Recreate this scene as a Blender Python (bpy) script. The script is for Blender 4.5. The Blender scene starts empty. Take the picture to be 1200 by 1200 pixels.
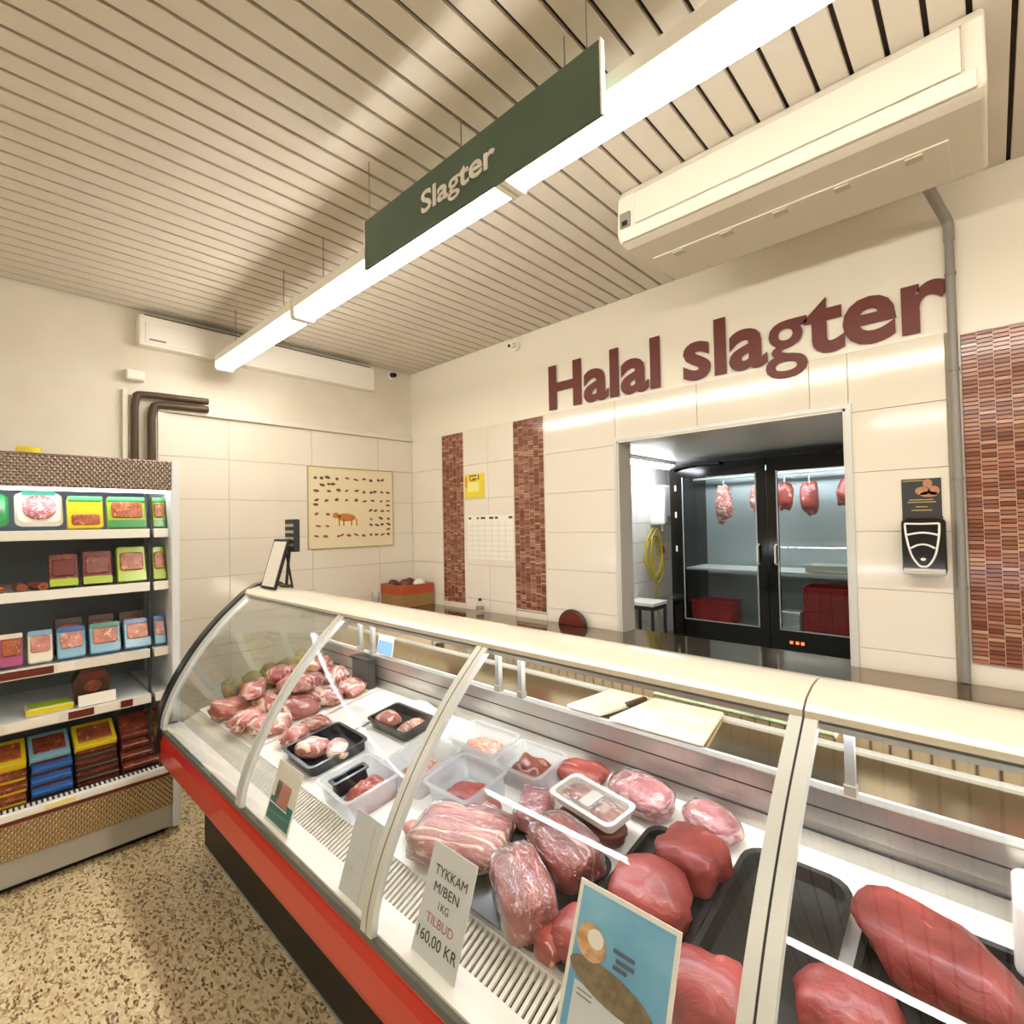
import bpy, bmesh, math, random
from mathutils import Vector, Matrix, noise
random.seed(7)
SC = bpy.context.scene
COL = SC.collection
R = math.radians

# ------------------------------------------------------------------ camera
def camera():
    y, p, r = R(43.15), R(1.27), R(-1.115)
    f = Vector((-math.sin(y)*math.cos(p), math.cos(y)*math.cos(p), math.sin(p)))
    rt = Vector((math.cos(y), math.sin(y), 0)); up = rt.cross(f)
    rt2 = rt*math.cos(r) + up*math.sin(r); up2 = up*math.cos(r) - rt*math.sin(r)
    cd = bpy.data.cameras.new('camera'); co = bpy.data.objects.new('camera', cd); COL.objects.link(co)
    m = Matrix((rt2, up2, -f)).transposed().to_4x4(); m.translation = (0, 0, 1.6)
    co.matrix_world = m
    cd.sensor_fit = 'HORIZONTAL'; cd.angle = R(90); cd.clip_start = .02; cd.clip_end = 60
    SC.camera = co
camera()
# ------------------------------------------------------------------ world, exposure
W = bpy.data.worlds.new('world'); SC.world = W; W.use_nodes = True
W.node_tree.nodes['Background'].inputs[0].default_value = (1, .93, .82, 1)
W.node_tree.nodes['Background'].inputs[1].default_value = .03
SC.view_settings.view_transform = 'Standard'; SC.view_settings.look = 'None'
SC.view_settings.gamma = 1; SC.view_settings.use_curve_mapping = False
SC.view_settings.exposure = 1.15
SC.cycles.max_bounces = 10; SC.cycles.transparent_max_bounces = 24
SC.cycles.diffuse_bounces = 5; SC.cycles.glossy_bounces = 5
SC.cycles.sample_clamp_indirect = 6; SC.cycles.use_denoising = True
LAMP = 16.0          # ceiling strip lamps
CASE_LAMP = 11.0     # lamp inside the meat counter
FRIDGE_LAMP = 5.0
COOLER_LAMP = 34.0

# ------------------------------------------------------------------ materials
def lin(h):
    h = h.lstrip('#'); o = []
    for i in (0, 2, 4):
        c = int(h[i:i+2], 16)/255
        o.append(c/12.92 if c <= .04045 else ((c+.055)/1.055)**2.4)
    return (*o, 1)
MATS = {}
def nodes(name):
    m = bpy.data.materials.new(name); m.use_nodes = True
    t = m.node_tree; t.nodes.clear()
    out = t.nodes.new('ShaderNodeOutputMaterial')
    MATS[name] = m
    return m, t, out
def N(t, kind, **kw):
    n = t.nodes.new(kind)
    for k, v in kw.items():
        if k.startswith('i_'):
            n.inputs[k[2:].replace('_', ' ')].default_value = v
        else: setattr(n, k, v)
    return n
def mat(name, c, rough=.5, metal=0., coat=0., c2=None, scale=12., amount=.5, bump=0., bscale=60., spec=.5, detail=4., stretch=(1, 1, 1)):
    if name in MATS: return MATS[name]
    m, t, out = nodes(name)
    b = N(t, 'ShaderNodeBsdfPrincipled')
    b.inputs['Roughness'].default_value = rough; b.inputs['Metallic'].default_value = metal
    b.inputs['Coat Weight'].default_value = coat; b.inputs['Coat Roughness'].default_value = .12
    b.inputs['Specular IOR Level'].default_value = spec
    b.inputs['Base Color'].default_value = lin(c)
    t.links.new(b.outputs[0], out.inputs[0])
    if c2 or bump:
        tc = N(t, 'ShaderNodeTexCoord'); mp = N(t, 'ShaderNodeMapping'); mp.inputs['Scale'].default_value = stretch
        t.links.new(tc.outputs['Object'], mp.inputs[0])
    if c2:
        nz = N(t, 'ShaderNodeTexNoise', i_Scale=scale, i_Detail=detail)
        t.links.new(mp.outputs[0], nz.inputs['Vector'])
        rp = N(t, 'ShaderNodeValToRGB'); rp.color_ramp.elements[0].position = .5-.25*amount; rp.color_ramp.elements[1].position = .5+.25*amount
        rp.color_ramp.elements[0].color = lin(c); rp.color_ramp.elements[1].color = lin(c2)
        t.links.new(nz.outputs['Fac'], rp.inputs[0]); t.links.new(rp.outputs[0], b.inputs['Base Color'])
    if bump:
        nb = N(t, 'ShaderNodeTexNoise', i_Scale=bscale, i_Detail=3.)
        t.links.new(mp.outputs[0], nb.inputs['Vector'])
        bp = N(t, 'ShaderNodeBump', i_Strength=bump, i_Distance=.01)
        t.links.new(nb.outputs['Fac'], bp.inputs['Height']); t.links.new(bp.outputs[0], b.inputs['Normal'])
    return m
def emit(name, c, s):
    m, t, out = nodes(name)
    e = N(t, 'ShaderNodeEmission', i_Strength=s); e.inputs[0].default_value = lin(c)
    t.links.new(e.outputs[0], out.inputs[0]); return m
def glass(name, c='#ffffff', ior=1.5, rough=.0, mirror=1.0, haze=0., hazec='#e8eef0', wrinkle=0.):
    m, t, out = nodes(name)
    tr = N(t, 'ShaderNodeBsdfTransparent'); tr.inputs[0].default_value = lin(c)
    gl = N(t, 'ShaderNodeBsdfGlossy', i_Roughness=rough)
    if wrinkle:
        tc = N(t, 'ShaderNodeTexCoord'); mp = N(t, 'ShaderNodeMapping'); mp.inputs['Scale'].default_value = (1, 2.6, 2.6); mp.inputs['Rotation'].default_value = (.3, .2, .6)
        t.links.new(tc.outputs['Object'], mp.inputs[0]); wn = N(t, 'ShaderNodeTexNoise', i_Scale=22., i_Detail=3., i_Distortion=.8); t.links.new(mp.outputs[0], wn.inputs['Vector'])
        wb_ = N(t, 'ShaderNodeBump', i_Strength=wrinkle, i_Distance=.02); t.links.new(wn.outputs['Fac'], wb_.inputs['Height']); t.links.new(wb_.outputs[0], gl.inputs['Normal'])
    f0 = ((ior-1)/(ior+1))**2
    lw = N(t, 'ShaderNodeLayerWeight')
    pw = N(t, 'ShaderNodeMath', operation='POWER'); pw.inputs[1].default_value = 5.; t.links.new(lw.outputs['Facing'], pw.inputs[0])
    ma = N(t, 'ShaderNodeMath', operation='MULTIPLY_ADD'); ma.inputs[1].default_value = 1-f0; ma.inputs[2].default_value = f0; t.links.new(pw.outputs[0], ma.inputs[0])
    mu = N(t, 'ShaderNodeMath', operation='MULTIPLY', use_clamp=True); mu.inputs[1].default_value = mirror; t.links.new(ma.outputs[0], mu.inputs[0])
    mx = N(t, 'ShaderNodeMixShader'); t.links.new(mu.outputs[0], mx.inputs[0])
    src = tr
    if haze:
        df = N(t, 'ShaderNodeBsdfDiffuse'); df.inputs[0].default_value = lin(hazec)
        tl = N(t, 'ShaderNodeBsdfTranslucent'); tl.inputs[0].default_value = lin(hazec)
        m2 = N(t, 'ShaderNodeMixShader'); m2.inputs[0].default_value = .5
        t.links.new(df.outputs[0], m2.inputs[1]); t.links.new(tl.outputs[0], m2.inputs[2])
        m1 = N(t, 'ShaderNodeMixShader'); m1.inputs[0].default_value = haze
        t.links.new(tr.outputs[0], m1.inputs[1]); t.links.new(m2.outputs[0], m1.inputs[2]); src = m1
    t.links.new(src.outputs[0], mx.inputs[1]); t.links.new(gl.outputs[0], mx.inputs[2]); t.links.new(mx.outputs[0], out.inputs[0])
    return m
def meat(name, c, c2, fat, fatamt=.62, scale=9., coat=.5, rough=.38, fscale=14., stretch=(1, 1, 3)):
    """flesh colour with darker patches and pale streaks of fat"""
    m, t, out = nodes(name)
    b = N(t, 'ShaderNodeBsdfPrincipled'); b.inputs['Roughness'].default_value = rough
    b.inputs['Coat Weight'].default_value = coat; b.inputs['Coat Roughness'].default_value = .2
    t.links.new(b.outputs[0], out.inputs[0])
    tc = N(t, 'ShaderNodeTexCoord'); mp = N(t, 'ShaderNodeMapping'); mp.inputs['Scale'].default_value = stretch
    t.links.new(tc.outputs['Object'], mp.inputs[0])
    oi = N(t, 'ShaderNodeObjectInfo'); t.links.new(oi.outputs['Random'], mp.inputs['Location'])
    n1 = N(t, 'ShaderNodeTexNoise', i_Scale=scale, i_Detail=5.); t.links.new(mp.outputs[0], n1.inputs['Vector'])
    r1 = N(t, 'ShaderNodeValToRGB'); r1.color_ramp.elements[0].position = .35; r1.color_ramp.elements[1].position = .65
    r1.color_ramp.elements[0].color = lin(c2); r1.color_ramp.elements[1].color = lin(c); t.links.new(n1.outputs['Fac'], r1.inputs[0])
    n2 = N(t, 'ShaderNodeTexNoise', i_Scale=fscale, i_Detail=6., i_Distortion=1.6); t.links.new(mp.outputs[0], n2.inputs['Vector'])
    r2 = N(t, 'ShaderNodeValToRGB'); r2.color_ramp.elements[0].position = fatamt; r2.color_ramp.elements[1].position = fatamt+.07
    t.links.new(n2.outputs['Fac'], r2.inputs[0])
    mx = N(t, 'ShaderNodeMix', data_type='RGBA'); t.links.new(r2.outputs[0], mx.inputs[0])
    t.links.new(r1.outputs[0], mx.inputs[6]); mx.inputs[7].default_value = lin(fat); t.links.new(mx.outputs[2], b.inputs['Base Color'])
    bp = N(t, 'ShaderNodeBump', i_Strength=.5, i_Distance=.008); t.links.new(n2.outputs['Fac'], bp.inputs['Height']); t.links.new(bp.outputs[0], b.inputs['Normal'])
    return m
def mosaic_mat():
    m, t, out = nodes('mosaic_tile')
    b = N(t, 'ShaderNodeBsdfPrincipled', i_Roughness=.16)
    t.links.new(b.outputs[0], out.inputs[0])
    g = N(t, 'ShaderNodeNewGeometry'); oi = N(t, 'ShaderNodeObjectInfo')
    ad = N(t, 'ShaderNodeMath', operation='ADD'); t.links.new(g.outputs['Random Per Island'], ad.inputs[0]); t.links.new(oi.outputs['Random'], ad.inputs[1])
    fr = N(t, 'ShaderNodeMath', operation='FRACT'); t.links.new(ad.outputs[0], fr.inputs[0])
    r = N(t, 'ShaderNodeValToRGB'); cr = r.color_ramp; cr.interpolation = 'CONSTANT'
    cols = ['#84513f', '#9c6650', '#a87661', '#8c5946', '#b2866f', '#955f4b', '#774634', '#aa7863', '#875340', '#9e6953', '#bb957c']
    while len(cr.elements) < len(cols): cr.elements.new(.5)
    for i, c in enumerate(cols): cr.elements[i].position = i/len(cols); cr.elements[i].color = lin(c)
    t.links.new(fr.outputs[0], r.inputs[0]); t.links.new(r.outputs[0], b.inputs['Base Color']); return m
def floor_mat():
    m, t, out = nodes('terrazzo')
    b = N(t, 'ShaderNodeBsdfPrincipled', i_Roughness=.42); t.links.new(b.outputs[0], out.inputs[0])
    tc = N(t, 'ShaderNodeTexCoord'); mp = N(t, 'ShaderNodeMapping'); mp.inputs['Rotation'].default_value = (0, 0, R(-8)); mp.inputs['Scale'].default_value = (1, 1.9, 1)
    t.links.new(tc.outputs['Object'], mp.inputs[0])
    nd = N(t, 'ShaderNodeTexNoise', i_Scale=14., i_Detail=2.); t.links.new(mp.outputs[0], nd.inputs['Vector'])
    ml = N(t, 'ShaderNodeMix', data_type='VECTOR'); ml.inputs[0].default_value = .06
    t.links.new(mp.outputs[0], ml.inputs[4]); t.links.new(nd.outputs['Color'], ml.inputs[5])
    v = N(t, 'ShaderNodeTexVoronoi', i_Scale=62.); t.links.new(ml.outputs[1], v.inputs['Vector'])
    r = N(t, 'ShaderNodeValToRGB'); cr = r.color_ramp; cr.interpolation = 'CONSTANT'
    cols = ['#7d6548', '#d8c69e', '#e0d0aa', '#a08660', '#d6c49c', '#e4d6b2', '#6a5238', '#cdb68a', '#dccaa0', '#b39a70', '#e2d4b0']
    while len(cr.elements) < len(cols): cr.elements.new(.5)
    for i, c in enumerate(cols): cr.elements[i].position = i/len(cols); cr.elements[i].color = lin(c)
    sx = N(t, 'ShaderNodeSeparateColor'); t.links.new(v.outputs['Color'], sx.inputs[0]); t.links.new(sx.outputs[0], r.inputs[0])
    v2 = N(t, 'ShaderNodeTexVoronoi', i_Scale=62., feature='DISTANCE_TO_EDGE'); t.links.new(ml.outputs[1], v2.inputs['Vector'])
    r2 = N(t, 'ShaderNodeValToRGB'); r2.color_ramp.elements[0].position = .02; r2.color_ramp.elements[1].position = .09; t.links.new(v2.outputs['Distance'], r2.inputs[0])
    mx = N(t, 'ShaderNodeMix', data_type='RGBA'); t.links.new(r2.outputs[0], mx.inputs[0]); mx.inputs[6].default_value = lin('#d6c59c'); t.links.new(r.outputs[0], mx.inputs[7])
    t.links.new(mx.outputs[2], b.inputs['Base Color']); return m
def checker_plate(name, c):
    """embossed diamond sheet metal"""
    m, t, out = nodes(name)
    b = N(t, 'ShaderNodeBsdfPrincipled', i_Roughness=.27, i_Metallic=.85); b.inputs['Base Color'].default_value = lin(c)
    t.links.new(b.outputs[0], out.inputs[0])
    tc = N(t, 'ShaderNodeTexCoord'); hs = []
    for a in (38, -38):
        mp = N(t, 'ShaderNodeMapping'); mp.inputs['Rotation'].default_value = (R(a), 0, 0); t.links.new(tc.outputs['Object'], mp.inputs[0])
        w = N(t, 'ShaderNodeTexWave', wave_type='BANDS', bands_direction='Y', i_Scale=19.); t.links.new(mp.outputs[0], w.inputs['Vector']); hs.append(w)
    mn = N(t, 'ShaderNodeMath', operation='MULTIPLY'); t.links.new(hs[0].outputs['Fac'], mn.inputs[0]); t.links.new(hs[1].outputs['Fac'], mn.inputs[1])
    bp = N(t, 'ShaderNodeBump', i_Strength=.55, i_Distance=.008); t.links.new(mn.outputs[0], bp.inputs['Height']); t.links.new(bp.outputs[0], b.inputs['Normal'])
    return m

mat('plaster', '#e6e0d3', .75, c2='#e0d9ca', scale=3, bump=.05)
mat('wall_gloss', '#ebe5d6', .22)
mat('tile_cream', '#e9e2d5', .1, c2='#e6dece', scale=1.6)
mat('grout', '#b5a993', .8)
mat('mosaic_grout', '#4a2c20', .7); mat('mosaic_joint', '#b39a80', .6)
mosaic_mat()
mat('board_paint', '#d6cec2', .55, c2='#d0c8ba', scale=2)
mat('dark_gap', '#33271c', .9)
floor_mat()
mat('steel', '#c4c0b6', .4, metal=.55, c2='#b8b4aa', scale=5, stretch=(1, 1, 12))
mat('steel_polished', '#c2b7a3', .1, metal=1.)
mat('worktop_polish', '#8f7d68', .09, metal=.9)
mat('worktop_steel', '#d6cdb8', .16, metal=1., bump=.02, bscale=30)
mat('mirror_steel', '#d2c8b4', .035, metal=1.)
mat('steel_brushed', '#c9c6bf', .34, metal=.85)
mat('alu', '#b4bab8', .35, metal=.6)
mat('alu_light', '#cfd2cc', .4, metal=.2)
mat('cream_canopy', '#dcd5c4', .22, coat=.3)
mat('white', '#f2efe6', .4)
mat('white_gloss', '#f4f2ec', .18)
mat('offwhite', '#e4dfd2', .35)
mat('ac_white', '#e0dbcd', .35)
mat('ac_grey', '#c9c0ae', .5)
mat('black', '#0d0d0d', .45)
mat('black_gloss', '#0a0a0b', .12)
mat('black_plastic', '#1b1e20', .3, coat=.3)
mat('charcoal', '#2f3133', .5)
mat('red_bumper', '#c41a10', .32, coat=.2)
mat('grey_rubber', '#5c5f5a', .5)
mat('grey', '#8a8680', .5)
mat('pipe_grey', '#8d8a83', .45)
mat('brown_pipe', '#4a3827', .55)
mat('maroon', '#641f13', .45)
mat('sign_green', '#4e6455', .42, c2='#566a58', scale=4)
mat('jamb', '#d0cdc4', .35, metal=.1)
mat('cooler_inner', '#c3c8c6', .35, metal=.2)
mat('red_crate', '#cc2020', .4)
mat('plate_mat', '#f0eee6', .35)
checker_plate('plate_dark', '#8d7f76'); checker_plate('plate_tan', '#b59f7c')
mat('fridge_white', '#dfe3e6', .3); mat('fridge_inner', '#7d868e', .5); mat('shelf_lip', '#f1f1ea', .35); mat('plinth_grey', '#a9a69b', .5)
glass('glass_front', '#fdfefe', 1.5, 0., .8)
glass('glass_side', '#fcfefd', 1.45, 0., .7)
glass('glass_cooler', '#dfe6e6', 1.45, .0, .9)
glass('film', '#ffffff', 1.6, .1, 2.6, .05, '#f4e4e2', .9)
glass('clear_plastic', '#ffffff', 1.45, .08, 1.2, .10)
glass('tub_plastic', '#f8fafb', 1.45, .15, 1.1, .34, '#eef3f6')
emit('lamp_white', '#fff7ea', LAMP); emit('case_lamp', '#f4f4ff', CASE_LAMP); emit('fridge_lamp', '#f4f6ff', FRIDGE_LAMP); emit('cooler_lamp', '#eef4ff', COOLER_LAMP); emit('store_lamp', '#f2f6ff', 16.)
emit('led_red', '#ff4a20', 3.)
meat('beef', '#a8483e', '#7a2a24', '#d6a090', .60, stretch=(.6, 3., 2.), fscale=12, coat=.25)
meat('beef_smooth', '#b2504a', '#8c3632', '#cf8076', .66, coat=.28, rough=.4, stretch=(1, 1.6, 1.6), scale=9, fscale=18)
meat('beef_pale', '#bf6e62', '#97453c', '#e6c6b0', .53, stretch=(.5, 3.5, 2.5), fscale=11, coat=.3)
meat('beef_dark', '#7d2a22', '#4f1814', '#b9644e', .66)
meat('wrapped_pink', '#c47a80', '#9c4a52', '#e6c3c4', .52)
meat('poultry', '#cf8a80', '#9c4e48', '#eecfba', .52, stretch=(1, 1.5, 1.5), coat=.35)
meat('poultry_pale', '#e6bfb0', '#c98b80', '#f3e2d2', .5)
meat('mince', '#b04a3a', '#7e2820', '#dca088', .56, fscale=60, scale=40, stretch=(1, 1, 1))
meat('mince_pale', '#dcae98', '#b87662', '#f2dcc8', .54, fscale=50, scale=30, stretch=(1, 1, 1))
mat('liver', '#5e2318', .3, coat=.5, c2='#8d3f2a', scale=14)

# ------------------------------------------------------------------ mesh helpers
ORG = {}
class MB:
    def __init__(s): s.v, s.f = [], []
    def add(s, vs, fs):
        o = len(s.v); s.v += [Vector(v) for v in vs]; s.f += [[i+o for i in f] for f in fs]; return s
    def box(s, a, b):
        x0, y0, z0 = a; x1, y1, z1 = b
        return s.add([(x0, y0, z0), (x1, y0, z0), (x1, y1, z0), (x0, y1, z0), (x0, y0, z1), (x1, y0, z1), (x1, y1, z1), (x0, y1, z1)],
                     [(0, 3, 2, 1), (4, 5, 6, 7), (0, 1, 5, 4), (1, 2, 6, 5), (2, 3, 7, 6), (3, 0, 4, 7)])
    def quadbox(s, p, t):
        """slab over a quad of four points, thickness vector t"""
        t = Vector(t); q = [Vector(a) for a in p]
        return s.add(q+[a+t for a in q], [(0, 1, 2, 3), (7, 6, 5, 4), (0, 4, 5, 1), (1, 5, 6, 2), (2, 6, 7, 3), (3, 7, 4, 0)])
    def prism(s, prof, a, b, axis='x'):
        n = len(prof)
        def P(u, w, h): return {'x': (h, u, w), 'y': (u, h, w), 'z': (u, w, h)}[axis]
        vs = [P(u, w, a) for u, w in prof]+[P(u, w, b) for u, w in prof]
        fs = [tuple(range(n))[::-1], tuple(range(n, 2*n))]+[(i, (i+1) % n, n+(i+1) % n, n+i) for i in range(n)]
        return s.add(vs, fs)
    def cyl(s, p, q, r, n=12, r2=None):
        p, q = Vector(p), Vector(q); d = (q-p).normalized(); r2 = r if r2 is None else r2
        a = d.orthogonal().normalized(); b = d.cross(a)
        c = [(math.cos(2*math.pi*i/n), math.sin(2*math.pi*i/n)) for i in range(n)]
        vs = [p+(a*x+b*y)*r for x, y in c]+[q+(a*x+b*y)*r2 for x, y in c]
        return s.add(vs, [tuple(range(n))[::-1], tuple(range(n, 2*n))]+[(i, (i+1) % n, n+(i+1) % n, n+i) for i in range(n)])
    def tube(s, path, r, n=8):
        P = [Vector(p) for p in path]; rings = []
        up = None
        for i, p in enumerate(P):
            d = (P[min(i+1, len(P)-1)]-P[max(i-1, 0)]).normalized()
            a = d.orthogonal().normalized() if up is None else (up-d*up.dot(d)).normalized()
            up = a; b = d.cross(a)
            rings.append([p+(a*math.cos(2*math.pi*k/n)+b*math.sin(2*math.pi*k/n))*r for k in range(n)])
        vs = [v for g in rings for v in g]; m = len(P)
        fs = [(i*n+k, i*n+(k+1) % n, (i+1)*n+(k+1) % n, (i+1)*n+k) for i in range(m-1) for k in range(n)]
        return s.add(vs, fs+[tuple(range(n))[::-1], tuple(range((m-1)*n, m*n))])
    def lathe(s, prof, c=(0, 0, 0), n=20):
        """profile of (radius, height) about z"""
        m = len(prof); vs = []
        for r, h in prof:
            for k in range(n):
                a = 2*math.pi*k/n; vs.append((c[0]+r*math.cos(a), c[1]+r*math.sin(a), c[2]+h))
        fs = [(i*n+k, i*n+(k+1) % n, (i+1)*n+(k+1) % n, (i+1)*n+k) for i in range(m-1) for k in range(n)]
        return s.add(vs, fs+[tuple(range(n))[::-1], tuple(range((m-1)*n, m*n))])
    def disc(s, c, rx, rz, y, th=.002, n=16, axis='y', rot=0.):
        pr = [(c[0]+rx*math.cos(2*math.pi*i/n)*math.cos(rot)-rz*math.sin(2*math.pi*i/n)*math.sin(rot),
               c[1]+rx*math.cos(2*math.pi*i/n)*math.sin(rot)+rz*math.sin(2*math.pi*i/n)*math.cos(rot)) for i in range(n)]
        return s.prism(pr, y, y+th, axis)
    def build(s, name, m, parent=None, bevel=0., smooth=None, origin=None, kind=None, seg=2):
        me = bpy.data.meshes.new(name)
        if parent is not None: org = ORG[parent.name]
        elif origin is not None: org = Vector(origin)
        else:
            xs = [v.x for v in s.v]; ys = [v.y for v in s.v]; zs = [v.z for v in s.v]
            org = Vector(((min(xs)+max(xs))/2, (min(ys)+max(ys))/2, min(zs)))
        me.from_pydata([tuple(v-org) for v in s.v], [], [tuple(f) for f in s.f])
        bm = bmesh.new(); bm.from_mesh(me); bmesh.ops.recalc_face_normals(bm, faces=bm.faces); bm.to_mesh(me); bm.free()
        me.materials.append(MATS[m] if isinstance(m, str) else m)
        if smooth is not None:
            me.shade_smooth(); me.set_sharp_from_angle(angle=R(smooth))
        o = bpy.data.objects.new(name, me); COL.objects.link(o)
        if parent is not None: o.parent = parent
        else: o.location = org
        ORG[o.name] = org
        if bevel:
            bv = o.modifiers.new('bevel', 'BEVEL'); bv.width = bevel; bv.segments = seg; bv.limit_method = 'ANGLE'; bv.angle_limit = R(40)
        if kind: o['kind'] = kind
        return o
def box(a, b): return MB().box(a, b)
def tag(o, label, cat, group=None, kind=None):
    o['label'] = label; o['category'] = cat
    if group: o['group'] = group
    if kind: o['kind'] = kind
    return o
def thing(name, label, cat, loc=(0, 0, 0), group=None, rot=None):
    o = bpy.data.objects.new(name, None); COL.objects.link(o); o.empty_display_size = .05
    o.location = loc; ORG[o.name] = Vector(loc)
    if rot: o.rotation_euler = rot
    return tag(o, label, cat, group)
def lthing(name, label, cat, loc, rot=(0, 0, 0), group=None):
    """thing whose parts are built about the local origin"""
    o = thing(name, label, cat, loc, group); ORG[o.name] = Vector((0, 0, 0)); o.rotation_euler = rot
    return o
def dup(t, loc, rot=None, label=None, parent=None):
    c = t.copy(); COL.objects.link(c); c.parent = parent
    if parent is None:
        c.location = loc
        if rot: c.rotation_euler = rot
        if label: c['label'] = label
    for ch in t.children: dup(ch, None, None, None, c)
    return c
def place(o, parent_mesh, loc, parent, name):
    c = bpy.data.objects.new(name, parent_mesh); COL.objects.link(c); c.parent = parent; c.location = loc; return c
def catmull(P, k=6):
    P = [Vector(p) for p in P]; Q = [P[0]*2-P[1]]+P+[P[-1]*2-P[-2]]; out = []
    for i in range(1, len(Q)-2):
        for j in range(k):
            t = j/k; a, b, c, d = Q[i-1:i+3]
            out.append(.5*((2*b)+(c-a)*t+(2*a-5*b+4*c-d)*t*t+(3*b-a-3*c+d)*t**3))
    return out+[P[-1]]
def offset(P, d):
    out = []
    for i, p in enumerate(P):
        t = (P[min(i+1, len(P)-1)]-P[max(i-1, 0)]).normalized(); out.append(p+Vector((-t.y, t.x))*d)
    return out
def rrect(x0, x1, y0, y1, r, n=4):
    out = []
    for cx, cy, a in ((x1-r, y1-r, 0), (x0+r, y1-r, 90), (x0+r, y0+r, 180), (x1-r, y0+r, 270)):
        for i in range(n+1):
            t = R(a+90*i/n); out.append((cx+r*math.cos(t), cy+r*math.sin(t)))
    return out
def loft(rings):
    """closed rings of equal count, capped"""
    n = len(rings[0]); vs = [v for g in rings for v in g]
    fs = [(i*n+k, i*n+(k+1) % n, (i+1)*n+(k+1) % n, (i+1)*n+k) for i in range(len(rings)-1) for k in range(n)]
    return MB().add(vs, fs+[tuple(range(n))[::-1], tuple(range((len(rings)-1)*n, len(rings)*n))])
def open_tray(w, d, h, th=.003, rim=.008, taper=.012, r=.02, n=4):
    """hollow tapered tub standing on z=0, centred"""
    def ring(g, z): return [(x, y, z) for x, y in rrect(-w/2+g, w/2-g, -d/2+g, d/2-g, max(r-g*.3, .004), n)]
    return loft([ring(taper, 0), ring(rim, h-.006), ring(0, h-.004), ring(0, h), ring(rim+th, h), ring(taper+th, th)])
# ---- lettering from the built-in font
def glyphs(body, weight):
    """flat outline of a text in the built-in font: list of islands (points, faces), sorted along x"""
    cu = bpy.data.curves.new('word', 'FONT'); cu.body = body; cu.size = 1.; cu.offset = weight; cu.resolution_u = 4
    ob = bpy.data.objects.new('word', cu); COL.objects.link(ob)
    bpy.context.view_layer.update()
    me = bpy.data.meshes.new_from_object(ob.evaluated_get(bpy.context.evaluated_depsgraph_get()))
    bpy.data.objects.remove(ob); bpy.data.curves.remove(cu)
    bm = bmesh.new(); bm.from_mesh(me); bmesh.ops.remove_doubles(bm, verts=bm.verts, dist=1e-5)
    islands, seen = [], set()
    for v in bm.verts:
        if v.index in seen or not v.link_faces: continue
        st, comp = [v], []
        seen.add(v.index)
        while st:
            a = st.pop(); comp.append(a)
            for e in a.link_edges:
                b = e.other_vert(a)
                if b.index not in seen: seen.add(b.index); st.append(b)
        islands.append(comp)
    islands.sort(key=lambda c: min(v.co.x for v in c))
    out = []
    for comp in islands:
        idx = {v: i for i, v in enumerate(comp)}; ss = set(comp)
        out.append(([(v.co.x, v.co.y) for v in comp], [[idx[v] for v in f.verts] for f in bm.faces if f.verts[0] in ss]))
    bm.free(); bpy.data.meshes.remove(me)
    return out
def word(body, m, parent, frame, height, width, name='letter', weight=.0, one=False, depth=.003):
    """letters as flat raised meshes; frame(u, v, d) gives the world point; height = cap height, width = total width"""
    out = glyphs(body, 0.); chars = [c for c in body if c != ' ']
    xs = [p[0] for P, F in out for p in P]; x0, x1 = min(xs), max(xs); ztop = max(p[1] for P, F in out for p in P)
    sx = width/(x1-x0); sy = height/ztop
    if weight and len(chars) == len(out):
        new = []
        for c, (P, F) in zip(chars, out):
            G = glyphs(c, weight*.35 if c == 'g' else weight); Q = [p for q, _ in G for p in q]; H = []; o = 0
            for q, f in G: H += [[i+o for i in k] for k in f]; o += len(q)
            d = (min(p[0] for p in P)+max(p[0] for p in P))/2-(min(p[0] for p in Q)+max(p[0] for p in Q))/2
            new.append(([(x+d, y) for x, y in Q], H))
        out = new
    def mb(P, F, acc=None):
        acc = acc or MB(); n = len(P)
        a = [frame((x-x0)*sx, y*sy, 0.) for x, y in P]; b = [frame((x-x0)*sx, y*sy, depth) for x, y in P]
        acc.add(a+b, [tuple(f) for f in F]+[tuple(i+n for i in f)[::-1] for f in F]); return acc
    if one:
        acc = MB()
        for P, F in out: mb(P, F, acc)
        return acc.build(name, m, parent)
    return [mb(P, F).build(name, m, parent) for P, F in out]

XL, YB, ZC = -3.90, 2.82, 3.0      # wall planes and ceiling
XR, YF = 3.4, -3.8
# ------------------------------------------------------------------ room shell
def struct(o, label, cat='wall'):
    o['kind'] = 'structure'; o['label'] = label; o['category'] = cat; return o
struct(box((XL-.1, YF-.1, -.1), (XR+.1, 5.1, 0)).build('floor', 'terrazzo'), 'speckled beige and brown terrazzo shop floor', 'floor')
ceil = struct(box((XL-.1, YF-.1, ZC+.012), (XR+.1, YB+.13, ZC+.1)).build('ceiling', 'dark_gap'), 'slatted cream ceiling of narrow boards with dark gaps', 'ceiling')
P = .0925; first = -1.393-27*P
bme = None
k = 0
while first+k*P < XR-.05:
    x0 = first+k*P+.007; x1 = x0+P-.014
    if x0 < XL: x0 = XL+.001
    if k in (0, 1) or bme is None:
        o = box((x0, YF, ZC-.006), (x1, YB, ZC+.012)).build('board', 'board_paint', ceil, bevel=.002, seg=1)
        if k == 1: bme, bx = o.data, x0
    else:
        o = place(None, bme, (x0-bx, 0, 0), ceil, 'board'); bv = o.modifiers.new('bevel', 'BEVEL'); bv.width = .002; bv.segments = 1
    k += 1
wl = struct(box((XL-.1, YF, 0), (XL, YB, ZC)).build('wall_left', 'plaster'), 'cream plaster side wall, tiled beside the drinks-free chiller')
wl['label'] = 'cream plaster side wall with large tiles beyond the chiller'
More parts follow.
